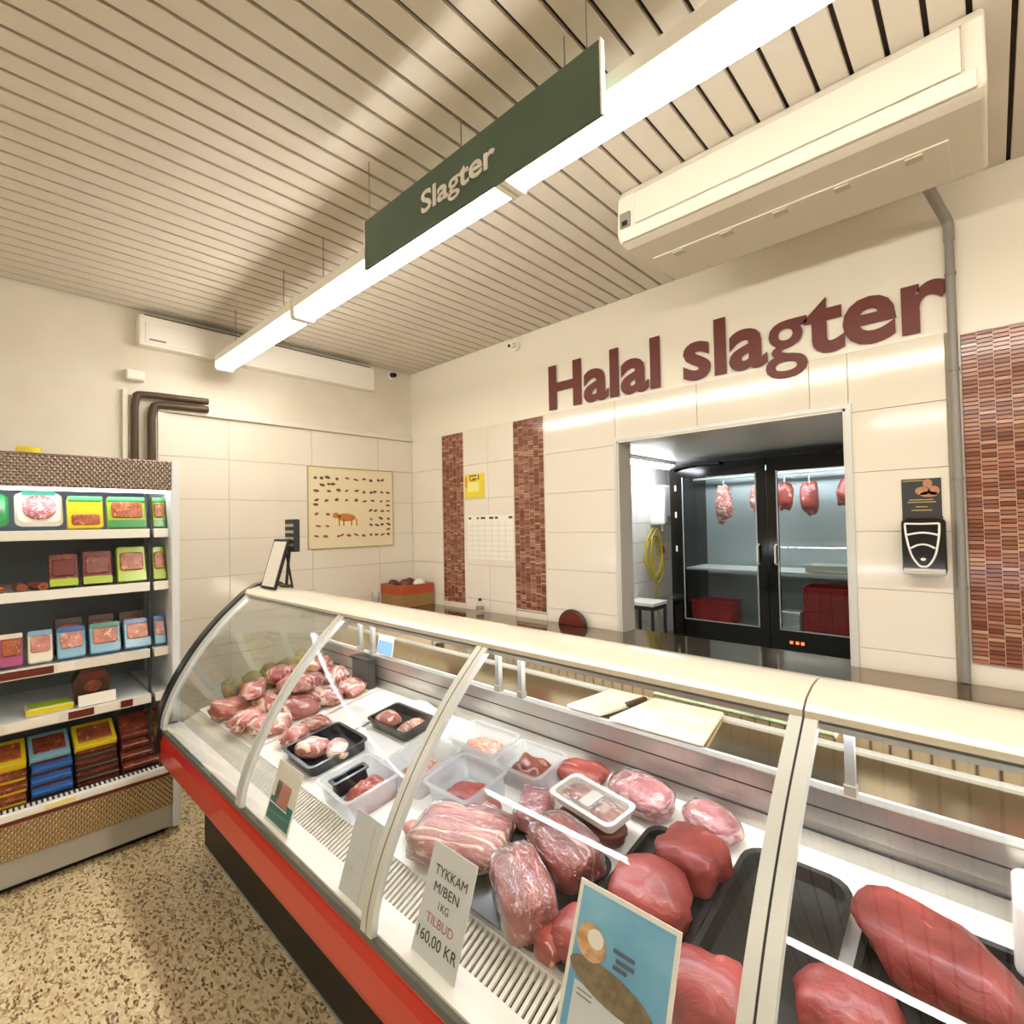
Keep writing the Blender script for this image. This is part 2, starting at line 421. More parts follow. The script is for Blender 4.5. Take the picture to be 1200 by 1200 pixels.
OX0, OX1, OZ0, OZ1 = -1.715, -.486, .912, 2.105
wb = MB().box((XL-.1, YB, 0), (OX0, YB+.13, ZC)).box((OX1, YB, 0), (XR+.1, YB+.13, ZC)).box((OX0, YB, OZ1), (OX1, YB+.13, ZC)).box((OX0, YB, 0), (OX1, YB+.13, OZ0-.03))
wb = struct(wb.build('wall_back', 'wall_gloss'), 'cream tiled back wall with a serving opening')
struct(box((XR, YF, 0), (XR+.1, YB, ZC)).build('wall_right', 'plaster'), 'plain cream plaster wall on the far side of the shop')
struct(box((XL-.1, YF-.1, 0), (XR+.1, YF, ZC)).build('wall_front', 'plaster'), 'plain cream plaster wall at the shop entrance side')
# large tiles
rows = [.73, 1.001, 1.272, 1.531, 1.803, 2.083, 2.365]
def tile_back(x0, x1, z0, z1): box((x0+.0012, YB-.008, z0+.0012), (x1-.0012, YB+.001, z1-.0012)).build('tile', 'tile_cream', wb, bevel=.0012, seg=1)
def tile_left(y0, y1, z0, z1): box((XL-.001, y0+.0012, z0+.0012), (XL+.008, y1-.0012, z1-.0012)).build('tile', 'tile_cream', wl, bevel=.0012, seg=1)
box((XL+.008, YB-.0015, .72), (OX0, YB+.001, 2.366)).build('grout', 'grout', wb)
box((OX1, YB-.0015, .72), (-.113, YB+.001, 2.366)).build('grout', 'grout', wb)
box((OX0, YB-.0015, OZ1), (OX1, YB+.001, 2.366)).build('grout', 'grout', wb)
for z0, z1 in zip(rows, rows[1:]):
    for x0, x1 in ((XL+.008, -3.452), (-3.171, -2.888), (-2.888, -2.610), (-2.311, OX0-.012), (OX1+.012, -.125)):
        tile_back(x0, x1, z0, z1)
for x0, x1 in ((OX0-.012, -1.195), (-1.195, -.633), (-.633, OX1+.012)): tile_back(x0, x1, OZ1+.012, 2.365)
for x0, x1 in ((-3.452, -3.171), (-2.610, -2.311)):
    tile_back(x0, x1, .73, .95)
box((XL-.001, .84, .3), (XL+.0015, YB-.008, 2.366)).build('grout', 'grout', wl)
lrows = [.30, .46]+rows
for z0, z1 in zip(lrows, lrows[1:]):
    for y0, y1 in ((.84, 1.26), (1.26, 1.86), (1.86, 2.46), (2.46, YB-.008)): tile_left(y0, y1, z0, z1)
# mosaics
def mosaic(x0, x1, z0, z1, tw, th, n_parts=0, xpart=9.):
    g = box((x0, YB-.007, z0), (x1, YB+.001, z1)).build('mosaic_strip', 'mosaic_grout', wb)
    acc = MB(); vj = MB(); base = None; cnt = 0
    ci = 0; x = x0+.0015
    while x < x1-.008:
        xe = min(x+tw-.002, x1-.0015); z = z0+.0015 - (th*.5 if ci % 2 else 0)
        while z < z1-.002:
            za, zb = max(z, z0+.001), min(z+th*.76, z1-.001)
            if zb-za > .003:
                full = abs((xe-x)-(tw-.002)) < 1e-6 and abs(zb-za-th*.76) < 1e-6
                dy = -.010-random.random()*.0015
                if cnt < n_parts and full and x < xpart:
                    if base is None: base = MB().box((0, 0, 0), (tw-.002, .006, th*.76)); base = base.build('tile', 'mosaic_tile', g); base.location = Vector((x, YB+dy, za))-ORG[g.name]; base.data.transform(Matrix.Translation(ORG[g.name]))
                    else: place(None, base.data, Vector((x, YB+dy, za))-ORG[g.name], g, 'tile')
                    cnt += 1
                else: acc.box((x, YB+dy, za), (xe, YB-.003, zb))
            z += th
        x += tw; ci += 1
        if x < x1-.008: vj.box((x-.002, YB-.0102, z0), (x, YB-.003, z1))
    acc.build('mosaic_tile_field', 'mosaic_tile', g, kind='stuff'); vj.build('joint_line', 'mosaic_joint', g, kind='stuff')
mosaic(-3.449, -3.174, .952, 2.362, .046, .0168)
mosaic(-2.607, -2.314, .966, 2.362, .049, .0168)
mosaic(-.075, 1.05, .995, 2.345, .0485, .0172, 300, .1)
# mouldings round the strips
t1 = MB()
for x0, x1, z0, z1 in ((-3.449, -3.174, .952, 2.362), (-2.607, -2.314, .966, 2.362)):
    t1.box((x0-.006, YB-.013, z0-.006), (x0, YB, z1+.006)).box((x1, YB-.013, z0-.006), (x1+.006, YB, z1+.006)).box((x0, YB-.013, z1), (x1, YB, z1+.006)).box((x0, YB-.013, z0-.006), (x1, YB, z0))
t1.build('strip_border', 'tile_cream', wb)
tr = box((XL+.008, .84, 2.366), (XL+.03, YB-.008, 2.41)).build('trim_1', 'offwhite', bevel=.006); struct(tr, 'cream ledge capping the tiles of the side wall', 'trim')
# steel lining of the serving opening
w1 = MB().box((OX0, YB-.014, OZ0-.02), (OX0+.012, YB+.135, OZ1)).box((OX1-.012, YB-.014, OZ0-.02), (OX1, YB+.135, OZ1)).box((OX0, YB-.014, OZ1-.012), (OX1, YB+.135, OZ1))
w1 = struct(w1.build('window_1', 'jamb'), 'steel-lined serving opening into the cold store', 'window')
MB().box((OX0-.02, YB-.018, OZ0-.02), (OX0, YB-.006, OZ1+.02)).box((OX1, YB-.018, OZ0-.02), (OX1+.022, YB-.006, OZ1+.02)).box((OX0, YB-.018, OZ1), (OX1, YB-.006, OZ1+.02)).build('trim_frame', 'alu_light', w1)
box((OX0+.0, YB-.014, OZ0-.03), (OX1, YB+.135, OZ0-.008)).build('sill', 'worktop_polish', w1)

# ------------------------------------------------------------------ store room behind the opening
SX0, SX1, SY1, SZ = -2.36, 1.0, 4.95, 2.13
wsb = struct(box((SX0-.1, SY1, 0), (SX1+.1, SY1+.1, SZ)).build('wall_store_back', 'white'), 'white tiled end wall of the cold store')
wss = struct(box((SX0-.1, YB+.13, 0), (SX0, SY1, SZ)).build('wall_store_side', 'grout'), 'white tiled side wall of the cold store')
struct(box((SX1, YB+.13, 0), (SX1+.1, SY1, SZ)).build('wall_store_far_side', 'white'), 'plain white far side wall of the cold store')
struct(box((SX0-.1, YB+.13, SZ), (SX1+.1, SY1+.1, SZ+.08)).build('ceiling_store', 'alu_light'), 'low grey metal ceiling of the cold store', 'ceiling')
tm = None
for i in range(7):
    for j in range(9):
        y0, z0 = 3.55+i*.2, .50+j*.18
        if tm is None: tm = box((SX0, y0+.002, z0+.002), (SX0+.008, y0+.198, z0+.178)).build('tile', 'white_gloss', wss); ty, tz = y0, z0
        else: place(None, tm.data, (0, y0-ty, z0-tz), wss, 'tile')

# ------------------------------------------------------------------ ceiling strip lamps
def strip_lamp(x0, x1, y, label, group='fluorescent strip lamps hung from the ceiling'):
    z = 2.655; xm = (x0+x1)/2
    t = thing('strip_lamp', label, 'lamp', (xm, y, z), group)
    x0 += .004; x1 -= .004
    MB().box((x0, y-.054, z+.042), (x1, y+.054, z+.090)).build('housing', 'white', t, bevel=.003)
    MB().prism([(y-.040, z), (y+.040, z), (y+.048, z+.008), (y+.048, z+.042), (y-.048, z+.042), (y-.048, z+.008)], x0+.02, x1-.02).build('diffuser', 'lamp_white', t)
    pr = [(y-.046, z-.006), (y+.046, z-.006), (y+.056, z+.006), (y+.056, z+.090), (y-.056, z+.090), (y-.056, z+.006)]
    MB().prism(pr, x0, x0+.02).build('end_cap', 'white', t); MB().prism(pr, x1-.02, x1).build('end_cap', 'white', t)
    for xx in (x0+.22, x1-.22): MB().cyl((xx, y, z+.09), (xx, y, ZC-.004), .0022, 6).build('hanger', 'grey', t)
    return t
LY = 1.17
strip_lamp(-3.70, -2.53, LY, 'shorter strip lamp whose end nearly touches the tiled side wall')
strip_lamp(-2.53, -1.08, LY, 'strip lamp partly behind the green hanging sign board')
strip_lamp(-1.08, .37, LY, 'strip lamp in front of the ceiling air conditioner')
for a in (.37, 1.82):  # two lamps out of view, added to fill the room with light
    strip_lamp(a, a+1.45, LY, 'unseen strip lamp added further along the row over the meat counter', 'unseen strip lamps added to the counter row')
for a in (-3.3, -1.0, 1.3):  # unseen row suggested by reflections in the glass, added as fill light
    strip_lamp(a, a+1.45, -1.55, 'unseen strip lamp added over the shop aisle away from the counter', 'unseen strip lamps added over the aisle')

# ------------------------------------------------------------------ hanging sign
sg = thing('hanging_sign', 'dark green hanging board with white lettering reading Slagter', 'sign', (-1.19, 1.05, 2.585))
box((-1.725, 1.045, 2.585), (-.66, 1.057, 2.768)).build('board', 'sign_green', sg)
for xx in (-.66, -1.730): box((xx, 1.043, 2.583), (xx+.005, 1.059, 2.770)).build('edge_strip', 'white', sg)
for xx in (-1.70, -.70): MB().cyl((xx, 1.051, 2.768), (xx, 1.051, ZC-.004), .0018, 6).build('wire', 'grey', sg)
word('Slagter', 'white_gloss', sg, lambda u, v, d: (-1.365+u, 1.0445-d, 2.643+v), .070, .345, weight=.02)

# ------------------------------------------------------------------ wall lettering
wt = thing('wall_lettering', 'large maroon letters reading Halal slagter on the back wall', 'lettering', (-1.18, YB, 2.40))
word('Halal slagter', 'maroon', wt, lambda u, v, d: (-2.243+u, YB-.0085-d, 2.400+v), .285, 2.135, weight=.028, depth=.004)

# ------------------------------------------------------------------ air conditioner under the ceiling
ac = thing('air_conditioner', 'wide cream air conditioner hung under the ceiling by the lamp', 'air conditioner', (-.54, 2.1, 2.75))
ax0, ax1 = -1.115, .025
prof = [(1.90, 2.992), (1.875, 2.95), (1.865, 2.80), (1.885, 2.765), (1.93, 2.755), (2.40, 2.79), (2.44, 2.82), (2.44, 2.992)]
MB().prism(prof, ax0, ax1).build('body', 'ac_white', ac, bevel=.012, seg=3)
MB().prism([(1.872, 2.945), (1.860, 2.81), (1.855, 2.81), (1.867, 2.945)], ax0+.09, ax1-.05).build('front_panel', 'ac_white', ac, bevel=.003)
MB().prism([(2.08, 2.7655), (2.36, 2.786), (2.36, 2.780), (2.08, 2.7595)], ax0+.05, ax1-.09).build('louver', 'ac_white', ac, bevel=.002)
for i in range(5):
    xx = ax0+.14+i*.2; MB().prism([(2.09, 2.761), (2.13, 2.764), (2.13, 2.757), (2.09, 2.754)], xx, xx+.045).build('louver_clip', 'ac_grey', ac)
MB().prism([(1.871, 2.949), (1.8655, 2.946), (1.8655, 2.943), (1.871, 2.943)], ax0+.085, ax1-.045).build('panel_gap', 'ac_grey', ac)
MB().prism([(1.8655, 2.946), (1.857, 2.81), (1.854, 2.81), (1.8625, 2.946)], ax1-.049, ax1-.045).build('panel_gap', 'ac_grey', ac)
MB().box((ax0+.02, 1.858, 2.815), (ax0+.065, 1.868, 2.875)).build('label', 'grey', ac)
box((ax0+.03, 1.856, 2.82), (ax0+.055, 1.859, 2.84)).build('display', 'black', ac)
MB().prism([(1.862, 2.806), (1.852, 2.80), (1.872, 2.762), (1.886, 2.765)], ax0+.02, ax1-.02).build('lip', 'ac_white', ac, bevel=.003)
# drain pipe on the wall
pp = thing('drain_pipe', 'grey pipe running down the wall between lettering and mosaic', 'pipe', (-.098, 2.8, .92))
MB().tube([(-.098, 2.797, .915), (-.098, 2.797, 2.77)], .016, 10).build('pipe', 'pipe_grey', pp, smooth=40)
MB().tube(catmull([(-.098, 2.797, 2.74), (-.098, 2.797, 2.80), (-.105, 2.775, 2.83), (-.12, 2.70, 2.845), (-.155, 2.445, 2.87)], 5), .019, 10).build('elbow', 'pipe_grey', pp, smooth=40)
for z in (1.3, 1.75, 2.2, 2.6): MB().cyl((-.098, 2.797, z-.006), (-.098, 2.797, z+.006), .0195, 12).build('clip', 'grey', pp)

# ------------------------------------------------------------------ side wall fittings
vb = thing('ventilation_box', 'long flat white ventilation box high on the side wall', 'ventilation box', (XL+.05, 1.55, 2.755))
box((XL, .728, 2.755), (XL+.085, 2.385, 2.945)).build('casing', 'white', vb, bevel=.008)
box((XL+.01, .76, 2.945), (XL+.075, 2.35, 2.952)).build('outlet', 'dark_gap', vb)
box((XL+.082, .76, 2.772), (XL+.09, 2.35, 2.90)).build('front_panel', 'white_gloss', vb, bevel=.003)
box((XL+.085, .78, 2.79), (XL+.0925, .87, 2.80)).build('badge', 'grey', vb)
def pipe(y, zt, ye, label, r):
    t = MB().tube([(XL+.045, y, 1.99)]+catmull([(XL+.045, y, zt-.09), (XL+.045, y+.012, zt-.025), (XL+.045, y+.05, zt), (XL+.045, ye, zt+.012)], 4), r, 10).build('insulated_pipe', 'brown_pipe', smooth=40)
    tag(t, label, 'pipe', 'dark insulated pipes above the chiller')
pipe(.712, 2.452, 1.12, 'dark insulated pipe bending along the wall, outer of the two', .021)
pipe(.800, 2.398, 1.12, 'dark insulated pipe bending along the wall, nearer the tile edge', .023)
tag(box((XL, .655, 1.90), (XL+.03, .682, 2.475)).build('cable_trunking', 'offwhite', bevel=.003), 'narrow cream cable trunking rising above the chiller', 'trunking')
jb = thing('junction_box', 'small cream junction box above the dark pipes', 'junction box', (XL, .715, 2.535))
box((XL, .668, 2.535), (XL+.05, .765, 2.60)).build('body', 'offwhite', jb, bevel=.004)
box((XL+.05, .675, 2.542), (XL+.056, .758, 2.593)).build('cover', 'white', jb, bevel=.002)
for nm, loc, d, lab in (('security_camera', (-2.56, YB, 2.925), (0, -1, 0), 'small white dome camera on the back wall beneath the ceiling'),
                        ('security_camera', (XL, 2.60, 2.945), (1, 0, 0), 'small camera with black lens in the corner by the ventilation box')):
    t = thing(nm, lab, 'camera', loc); d = Vector(d); p = Vector(loc)
    MB().cyl(p, p+d*.025, .035, 16).build('mount', 'white', t, smooth=40)
    MB().cyl(p+d*.025, p+d*.07+Vector((0, 0, -.01)), .024, 14, .02).build('housing', 'white' if d.y else 'black', t, smooth=40)
    e = p+d*.07+Vector((0, 0, -.01)); s_ = Vector((-.012, 0, 0)) if d.y else Vector((0, 0, 0))
    MB().cyl(e+s_-d*.002, e+s_+d*.006, .011, 12).build('lens', 'black_gloss', t)

# ------------------------------------------------------------------ meat chart poster on the side wall
mat('chart_paper', '#e9dcba', .5); mat('chart_edge', '#b5a276', .6); mat('chart_dark', '#6e5138', .6); mat('chart_red', '#a2573c', .6); mat('chart_orange', '#cf8a3c', .6)
ch = thing('meat_cut_chart', 'framed wall chart with rows of small meat cut drawings', 'poster', (XL+.01, 2.2, 1.43))
cy0, cy1, cz0, cz1 = 1.825, 2.592, 1.432, 2.076
box((XL+.008, cy0, cz0), (XL+.016, cy1, cz1)).build('paper', 'chart_paper', ch)
b_ = MB()
for a, b in (((cy0-.006, cz0), (cy0, cz1)), ((cy1, cz0), (cy1+.006, cz1)), ((cy0, cz1), (cy1, cz1+.006)), ((cy0, cz0-.006), (cy1, cz0))):
    b_.box((XL+.006, a[0], a[1]), (XL+.02, b[0], b[1]))
b_.build('frame', 'chart_edge', ch)
def cp(cx, cy): return cy0+(cx-110)/985*(cy1-cy0), cz1-(cy-115)/950*(cz1-cz0)
rows_ = [(235, (185, 250, 310, 425, 540, 635, 735, 825, 920, 965), 'd'), (315, (260, 330, 375), 'd'), (385, (190, 330, 430, 530, 640, 735, 820, 865, 955, 1035), 'd'),
         (500, (190, 305, 410, 530, 640, 740, 840, 950, 1035), 'd'), (555, (190, 1035), 'd'), (665, (190, 310), 'r'), (620, (810, 880, 960, 1035), 'd'), (725, (815, 945, 1035), 'd'),
         (800, (205, 315), 'r'), (800, (810, 885, 955, 1035), 'd'), (925, (190, 290, 430, 465, 545, 630, 720), 'r'), (930, (810, 885, 955, 1035), 'd'), (860, (1040,), 'r')]
for cy, cxs, c in rows_:
    for cx in cxs:
        y, z = cp(cx+random.uniform(-6, 6), cy+random.uniform(-8, 8))
        MB().disc((y, z), random.uniform(.014, .026), random.uniform(.007, .013), XL+.016, .0012, 10, 'x', random.uniform(-.5, .5)).build('drawing', {'d': 'chart_dark', 'r': 'chart_red'}[c] if random.random() < .8 else 'chart_red', ch)
hd = MB()
y, z = cp(520, 705); hd.disc((y, z), .085, .032, XL+.016, .0014, 18, 'x', -.05)
y, z = cp(400, 680); hd.disc((y, z), .028, .022, XL+.016, .0014, 12, 'x', .5)
for cx in (440, 490, 580, 640):
    y, z = cp(cx, 765); hd.box((XL+.016, y-.006, z-.03), (XL+.0174, y+.006, z+.03))
hd.build('animal_drawing', 'chart_orange', ch)
y, z = cp(447, 695); MB().disc((y, z), .008, .014, XL+.0174, .001, 10, 'x').build('drawing', 'chart_dark', ch)

# ------------------------------------------------------------------ papers on the back wall
mat('yellow_paper', '#e8d23a', .5); mat('yellow_pale', '#efe48e', .5); mat('orange_print', '#d99a2c', .5); mat('paper_white', '#eeeade', .6); mat('ink', '#3d3a38', .6); mat('ink_pale', '#c3beb2', .6)
yn = thing('yellow_notice', 'small yellow notice taped beside the narrow mosaic strip', 'notice', (-3.05, YB-.009, 1.808))
box((-3.162, YB-.0105, 1.808), (-2.928, YB-.0085, 2.008)).build('paper', 'yellow_paper', yn)
box((-3.125, YB-.0115, 1.86), (-2.99, YB-.0105, 1.94)).build('pale_panel', 'yellow_pale', yn)
box((-3.158, YB-.0115, 1.90), (-3.13, YB-.0105, 1.99)).build('print', 'orange_print', yn)
for x0, x1, z0, z1 in ((-3.10, -3.02, 1.985, 1.995), (-3.10, -3.09, 1.955, 1.99), (-3.07, -3.015, 1.96, 1.97), (-3.0, -2.99, 1.955, 1.995), (-3.09, -3.03, 1.95, 1.957)):
    box((x0, YB-.0115, z0), (x1, YB-.0105, z1)).build('print', 'ink', yn)
cl = thing('wall_calendar', 'pale paper wall planner with faint grid between the mosaic strips', 'calendar', (-2.88, YB-.009, 1.32))
box((-3.135, YB-.0105, 1.32), (-2.625, YB-.0085, 1.668)).build('paper', 'paper_white', cl)
for i in range(7): box((-3.13, YB-.0112, 1.345+i*.04), (-2.63, YB-.0104, 1.3475+i*.04)).build('grid_line', 'ink_pale', cl)
for i in range(6): box((-3.08+i*.075, YB-.0112, 1.325), (-3.0785+i*.075, YB-.0104, 1.62)).build('grid_line', 'ink_pale', cl)
for x, w in ((-3.12, .03), (-3.02, .02), (-2.975, .05), (-2.88, .045), (-2.815, .03), (-2.67, .04)): box((x, YB-.0115, 1.638), (x+w, YB-.0105, 1.655)).build('print', 'ink', cl)

# ------------------------------------------------------------------ bag dispenser
mat('portrait_skin', '#b9805c', .5); mat('gold_print', '#b9a060', .5); mat('brown_print', '#45211a', .4)
dp = thing('glove_dispenser', 'black wall dispenser with white curved ribs under a dark poster card', 'dispenser', (-.22, YB-.009, 1.343))
box((-.287, YB-.0125, 1.565), (-.153, YB-.0085, 1.758)).build('poster_card', 'charcoal', dp)
fg = MB()
for c, rx, rz in (((-.198, 1.735), .016, .02), ((-.215, 1.705), .026, .018), ((-.178, 1.705), .02, .02), ((-.195, 1.69), .03, .012)): fg.disc(c, rx, rz, YB-.0135, .001, 14)
fg.build('figure_print', 'portrait_skin', dp)
for x0, x1, z in ((-.283, -.21, 1.748), (-.262, -.18, 1.665), (-.268, -.172, 1.655), (-.24, -.20, 1.635), (-.255, -.185, 1.62)): box((x0, YB-.0135, z), (x1, YB-.0125, z+.004)).build('print', 'gold_print', dp)
MB().box((-.2875, YB-.013, 1.56), (-.150, YB-.0085, 1.595)).build('print', 'brown_print', dp)
MB().prism(rrect(-.287, -.140, 1.352, 1.588, .02), YB-.075, YB-.0085, 'y').build('body', 'black_gloss', dp, bevel=.006)
def rib(pts, nm): MB().tube(catmull([(x, YB-.077, z) for x, z in pts], 6), .0042, 8).build(nm, 'white_gloss', dp, smooth=60)
rib([(-.274, 1.566), (-.270, 1.51), (-.255, 1.435), (-.232, 1.392), (-.215, 1.385), (-.198, 1.392), (-.176, 1.435), (-.163, 1.51), (-.160, 1.566)], 'outline_rib')
rib([(-.268, 1.518), (-.24, 1.524), (-.215, 1.527), (-.19, 1.524), (-.165, 1.518)], 'cross_rib'); rib([(-.256, 1.462), (-.235, 1.474), (-.215, 1.478), (-.196, 1.474), (-.176, 1.462)], 'cross_rib')
rib([(-.274, 1.566), (-.217, 1.564), (-.160, 1.566)], 'cross_rib')
MB().disc((-.216, 1.416), .009, .006, YB-.0805, .006, 14).build('button', 'white_gloss', dp)
MB().prism([(YB-.085, 1.352), (YB-.085, 1.375), (YB-.07, 1.380), (YB-.02, 1.352)], -.283, -.144, 'x').build('outlet', 'steel', dp, bevel=.004)

# ------------------------------------------------------------------ worktop along the back wall
bc = thing('back_counter', 'polished brown worktop running along the tiled back wall', 'counter', (-1.5, 2.5, 0))
box((XL+.012, 2.22, .875), (1.2, YB-.020, .912)).build('worktop', 'worktop_polish', bc, bevel=.004)
for i in range(6):
    x0 = XL+.012+i*.852; box((x0+.002, 2.26, .10), (x0+.85, 2.79, .875)).build('cupboard', 'steel', bc, bevel=.004)
box((XL+.03, 2.32, .002), (1.18, 2.79, .10)).build('plinth', 'black', bc)
# goods on it
cb = thing('carton', 'open cardboard carton with orange print and dark bags in the wall corner', 'box', (-3.72, 2.63, .912))
mat('cardboard', '#9c7a48', .8); mat('carton_orange', '#b5502c', .7); mat('bag_dark', '#3a2a22', .35, c2='#6b2a20', scale=30); mat('bag_white', '#e9e6de', .4)
for a, b in (((-3.88, 2.46, .914), (-3.872, 2.79, 1.10)), ((-3.578, 2.46, .914), (-3.57, 2.79, 1.10)), ((-3.872, 2.46, .914), (-3.578, 2.468, 1.10)), ((-3.872, 2.782, .914), (-3.578, 2.79, 1.10)), ((-3.872, 2.468, .914), (-3.578, 2.782, .92))):
    box(a, b).build('carton_side', 'cardboard', cb)
MB().box((-3.878, 2.457, 1.02), (-3.572, 2.4605, 1.098)).box((-3.5702, 2.46, 1.02), (-3.5668, 2.788, 1.098)).build('printed_band', 'carton_orange', cb)
for i, (x, y, z, m) in enumerate(((-3.82, 2.55, 1.07, 'bag_dark'), (-3.72, 2.60, 1.075, 'bag_dark'), (-3.63, 2.56, 1.07, 'bag_dark'), (-3.66, 2.70, 1.075, 'bag_white'), (-3.80, 2.70, 1.075, 'bag_dark'))):
    b_ = bmesh.new(); bmesh.ops.create_icosphere(b_, subdivisions=2, radius=1); acc = MB()
    acc.add([(x+v.co.x*.052+.008*noise.noise(v.co*2+Vector((i, 0, 0))), y+v.co.y*.062, z+v.co.z*.062+.014*noise.noise(v.co*3+Vector((0, i, 0)))) for v in b_.verts], [[v.index for v in f.verts] for f in b_.faces]); b_.free()
    t = acc.build('filled_bag', m, smooth=60); tag(t, ('white' if m == 'bag_white' else 'dark')+' plastic bag of goods inside the open carton', 'bag', 'bags in the carton' if m == 'bag_dark' else None)
bo = thing('spray_bottle', 'small clear bottle with dark cap on the polished worktop', 'bottle', (-2.93, 2.74, .912))
MB().lathe([(.002, 0), (.028, .001), (.03, .01), (.03, .06), (.022, .075), (.012, .082), (.012, .092)], (-2.93, 2.74, .9125), 18).build('body', 'clear_plastic', bo, smooth=40)
MB().lathe([(.014, .09), (.014, .106), (.011, .109)], (-2.93, 2.74, .9125), 16).build('cap', 'charcoal', bo, smooth=40)
MB().lathe([(.0306, .022), (.0306, .048)], (-2.93, 2.74, .9125), 18).build('band', 'grey', bo, smooth=40)
rl = thing('half_round_lid', 'dark red half-round lid with black rim standing against the tiles', 'lid', (-2.06, 2.77, .912))
half = [(-2.06+.105*math.cos(R(a)), .913+.095*math.sin(R(a))) for a in range(0, 181, 12)]
MB().prism(half, 2.752, 2.782, 'y').build('panel', 'maroon', rl, bevel=.004)
MB().tube([(x, 2.767, z) for x, z in half], .012, 8).build('rim', 'black_plastic', rl, smooth=60)
cu_ = thing('cup_stack', 'small stack of clear cups beside the open carton', 'cups', (-3.80, 2.36, .912))
for i in range(4): MB().lathe([(.026, 0), (.034, .07), (.031, .07), (.024, .004)], (-3.80, 2.36, .9125+i*.022), 16).build('cup', 'clear_plastic', cu_, smooth=40)

# ------------------------------------------------------------------ open chiller against the side wall
cx0, cx1, cya, cyb = XL+.012, -3.20, -1.15, .79
fr = thing('open_chiller', 'tall open-fronted chiller cabinet with white shelves of packaged food', 'chiller', (-3.55, -.18, 0))
box((cx0, cya, .16), (cx0+.05, cyb, 1.97)).build('back_panel', 'fridge_inner', fr)
for y0 in (cyb-.038, cya): box((cx0, y0, .03), (cx1, y0+.038, 1.972)).build('side_panel', 'fridge_white', fr, bevel=.008)
box((cx0, cya+.038, 1.93), (cx1-.02, cyb-.038, 1.970)).build('roof_panel', 'plinth_grey', fr)
box((cx1-.06, cya+.038, 1.812), (cx1-.002, cyb-.038, 1.968)).build('header', 'plate_dark', fr, bevel=.006)
MB().box((cx1-.10, cya+.05, 1.80), (cx1-.065, cyb-.05, 1.83)).build('lamp', 'fridge_lamp', fr)
box((cx1-.03, cya+.038, .155), (cx1, cyb-.038, .325)).build('kick_panel', 'plate_tan', fr)
box((cx0+.05, cya+.038, .04), (cx1-.005, cyb-.038, .155)).build('plinth', 'plinth_grey', fr, bevel=.004)
MB().box((cx1-.06, cya+.038, .325), (cx1+.004, cyb-.038, .362)).build('front_ledge', 'shelf_lip', fr, bevel=.006)
MB().prism([(cx0+.05, .16), (cx1-.06, .16), (cx1-.06, .33), (cx0+.05, .40)], cya+.038, cyb-.038, 'y').build('well_floor', 'fridge_inner', fr)
box((cx0+.05, cya+.06, .0), (cx1-.06, cyb-.06, .04)).build('shadow_gap_fill', 'black', fr)  # black box standing in for the shadow gap below the plinth
gr = MB()
for i in range(96): gr.box((cx1-.052, cya+.06+i*.019, .3622), (cx1-.012, cya+.068+i*.019, .3635))
gr.build('air_slot_grille', 'charcoal', fr, kind='stuff')
MB().box((cx1-.004, cya+.04, .312), (cx1+.006, cyb-.04, .326)).build('bumper_strip', 'maroon', fr)
box((-3.315, .667, .42), (-3.295, .679, 1.80)).build('upright', 'charcoal', fr)
SH = [(1.605, -3.255, 'shelf_lip'), (1.325, -3.255, 'shelf_lip'), (.975, -3.255, 'offwhite'), (.745, -3.235, 'offwhite')]
for zz, xf, lm in SH:
    for y0, y1 in ((cya+.04, .664), (.682, .750)):
        sh = box((cx0+.05, y0, zz-.022), (xf, y1, zz)).build('shelf', 'fridge_white', fr)
        box((xf, y0, zz-.042), (xf+.008, y1, zz+.004)).build('price_rail', lm, sh, bevel=.002)
for i, (zz, xf, y0, y1, m) in enumerate(((.975, -3.247, .10, .285, 'maroon'), (.975, -3.247, .05, .09, 'paper_white'), (.745, -3.227, .335, .43, 'maroon'), (.745, -3.227, .535, .585, 'maroon'), (.745, -3.227, .44, .525, 'paper_white'), (.745, -3.227, .12, .30, 'paper_white'), (.975, -3.247, .30, .36, 'paper_white'), (.975, -3.247, -.25, .02, 'maroon'))):
    box((xf, y0, zz-.036), (xf+.002, y1, zz-.002)).build('price_label', m, fr)
for y0, y1, m in ((-.3, .1, 'paper_white'), (.25, .36, 'yellow_pale'), (.5, .62, 'paper_white')): box((cx1+.004, y0, .334), (cx1+.006, y1, .354)).build('price_label', m, fr)
tp = thing('tape_roll', 'yellow and brown tape roll lying on the chiller roof', 'tape', (-3.30, .20, 1.972))
MB().lathe([(.022, 0), (.045, 0), (.045, .03), (.022, .03)], (-3.30, .20, 1.9722), 20).build('tape', 'yellow_paper', tp, smooth=40)
MB().lathe([(.018, .001), (.022, .001), (.022, .029), (.018, .029)], (-3.30, .20, 1.9722), 20).build('core', 'cardboard', tp, smooth=40)

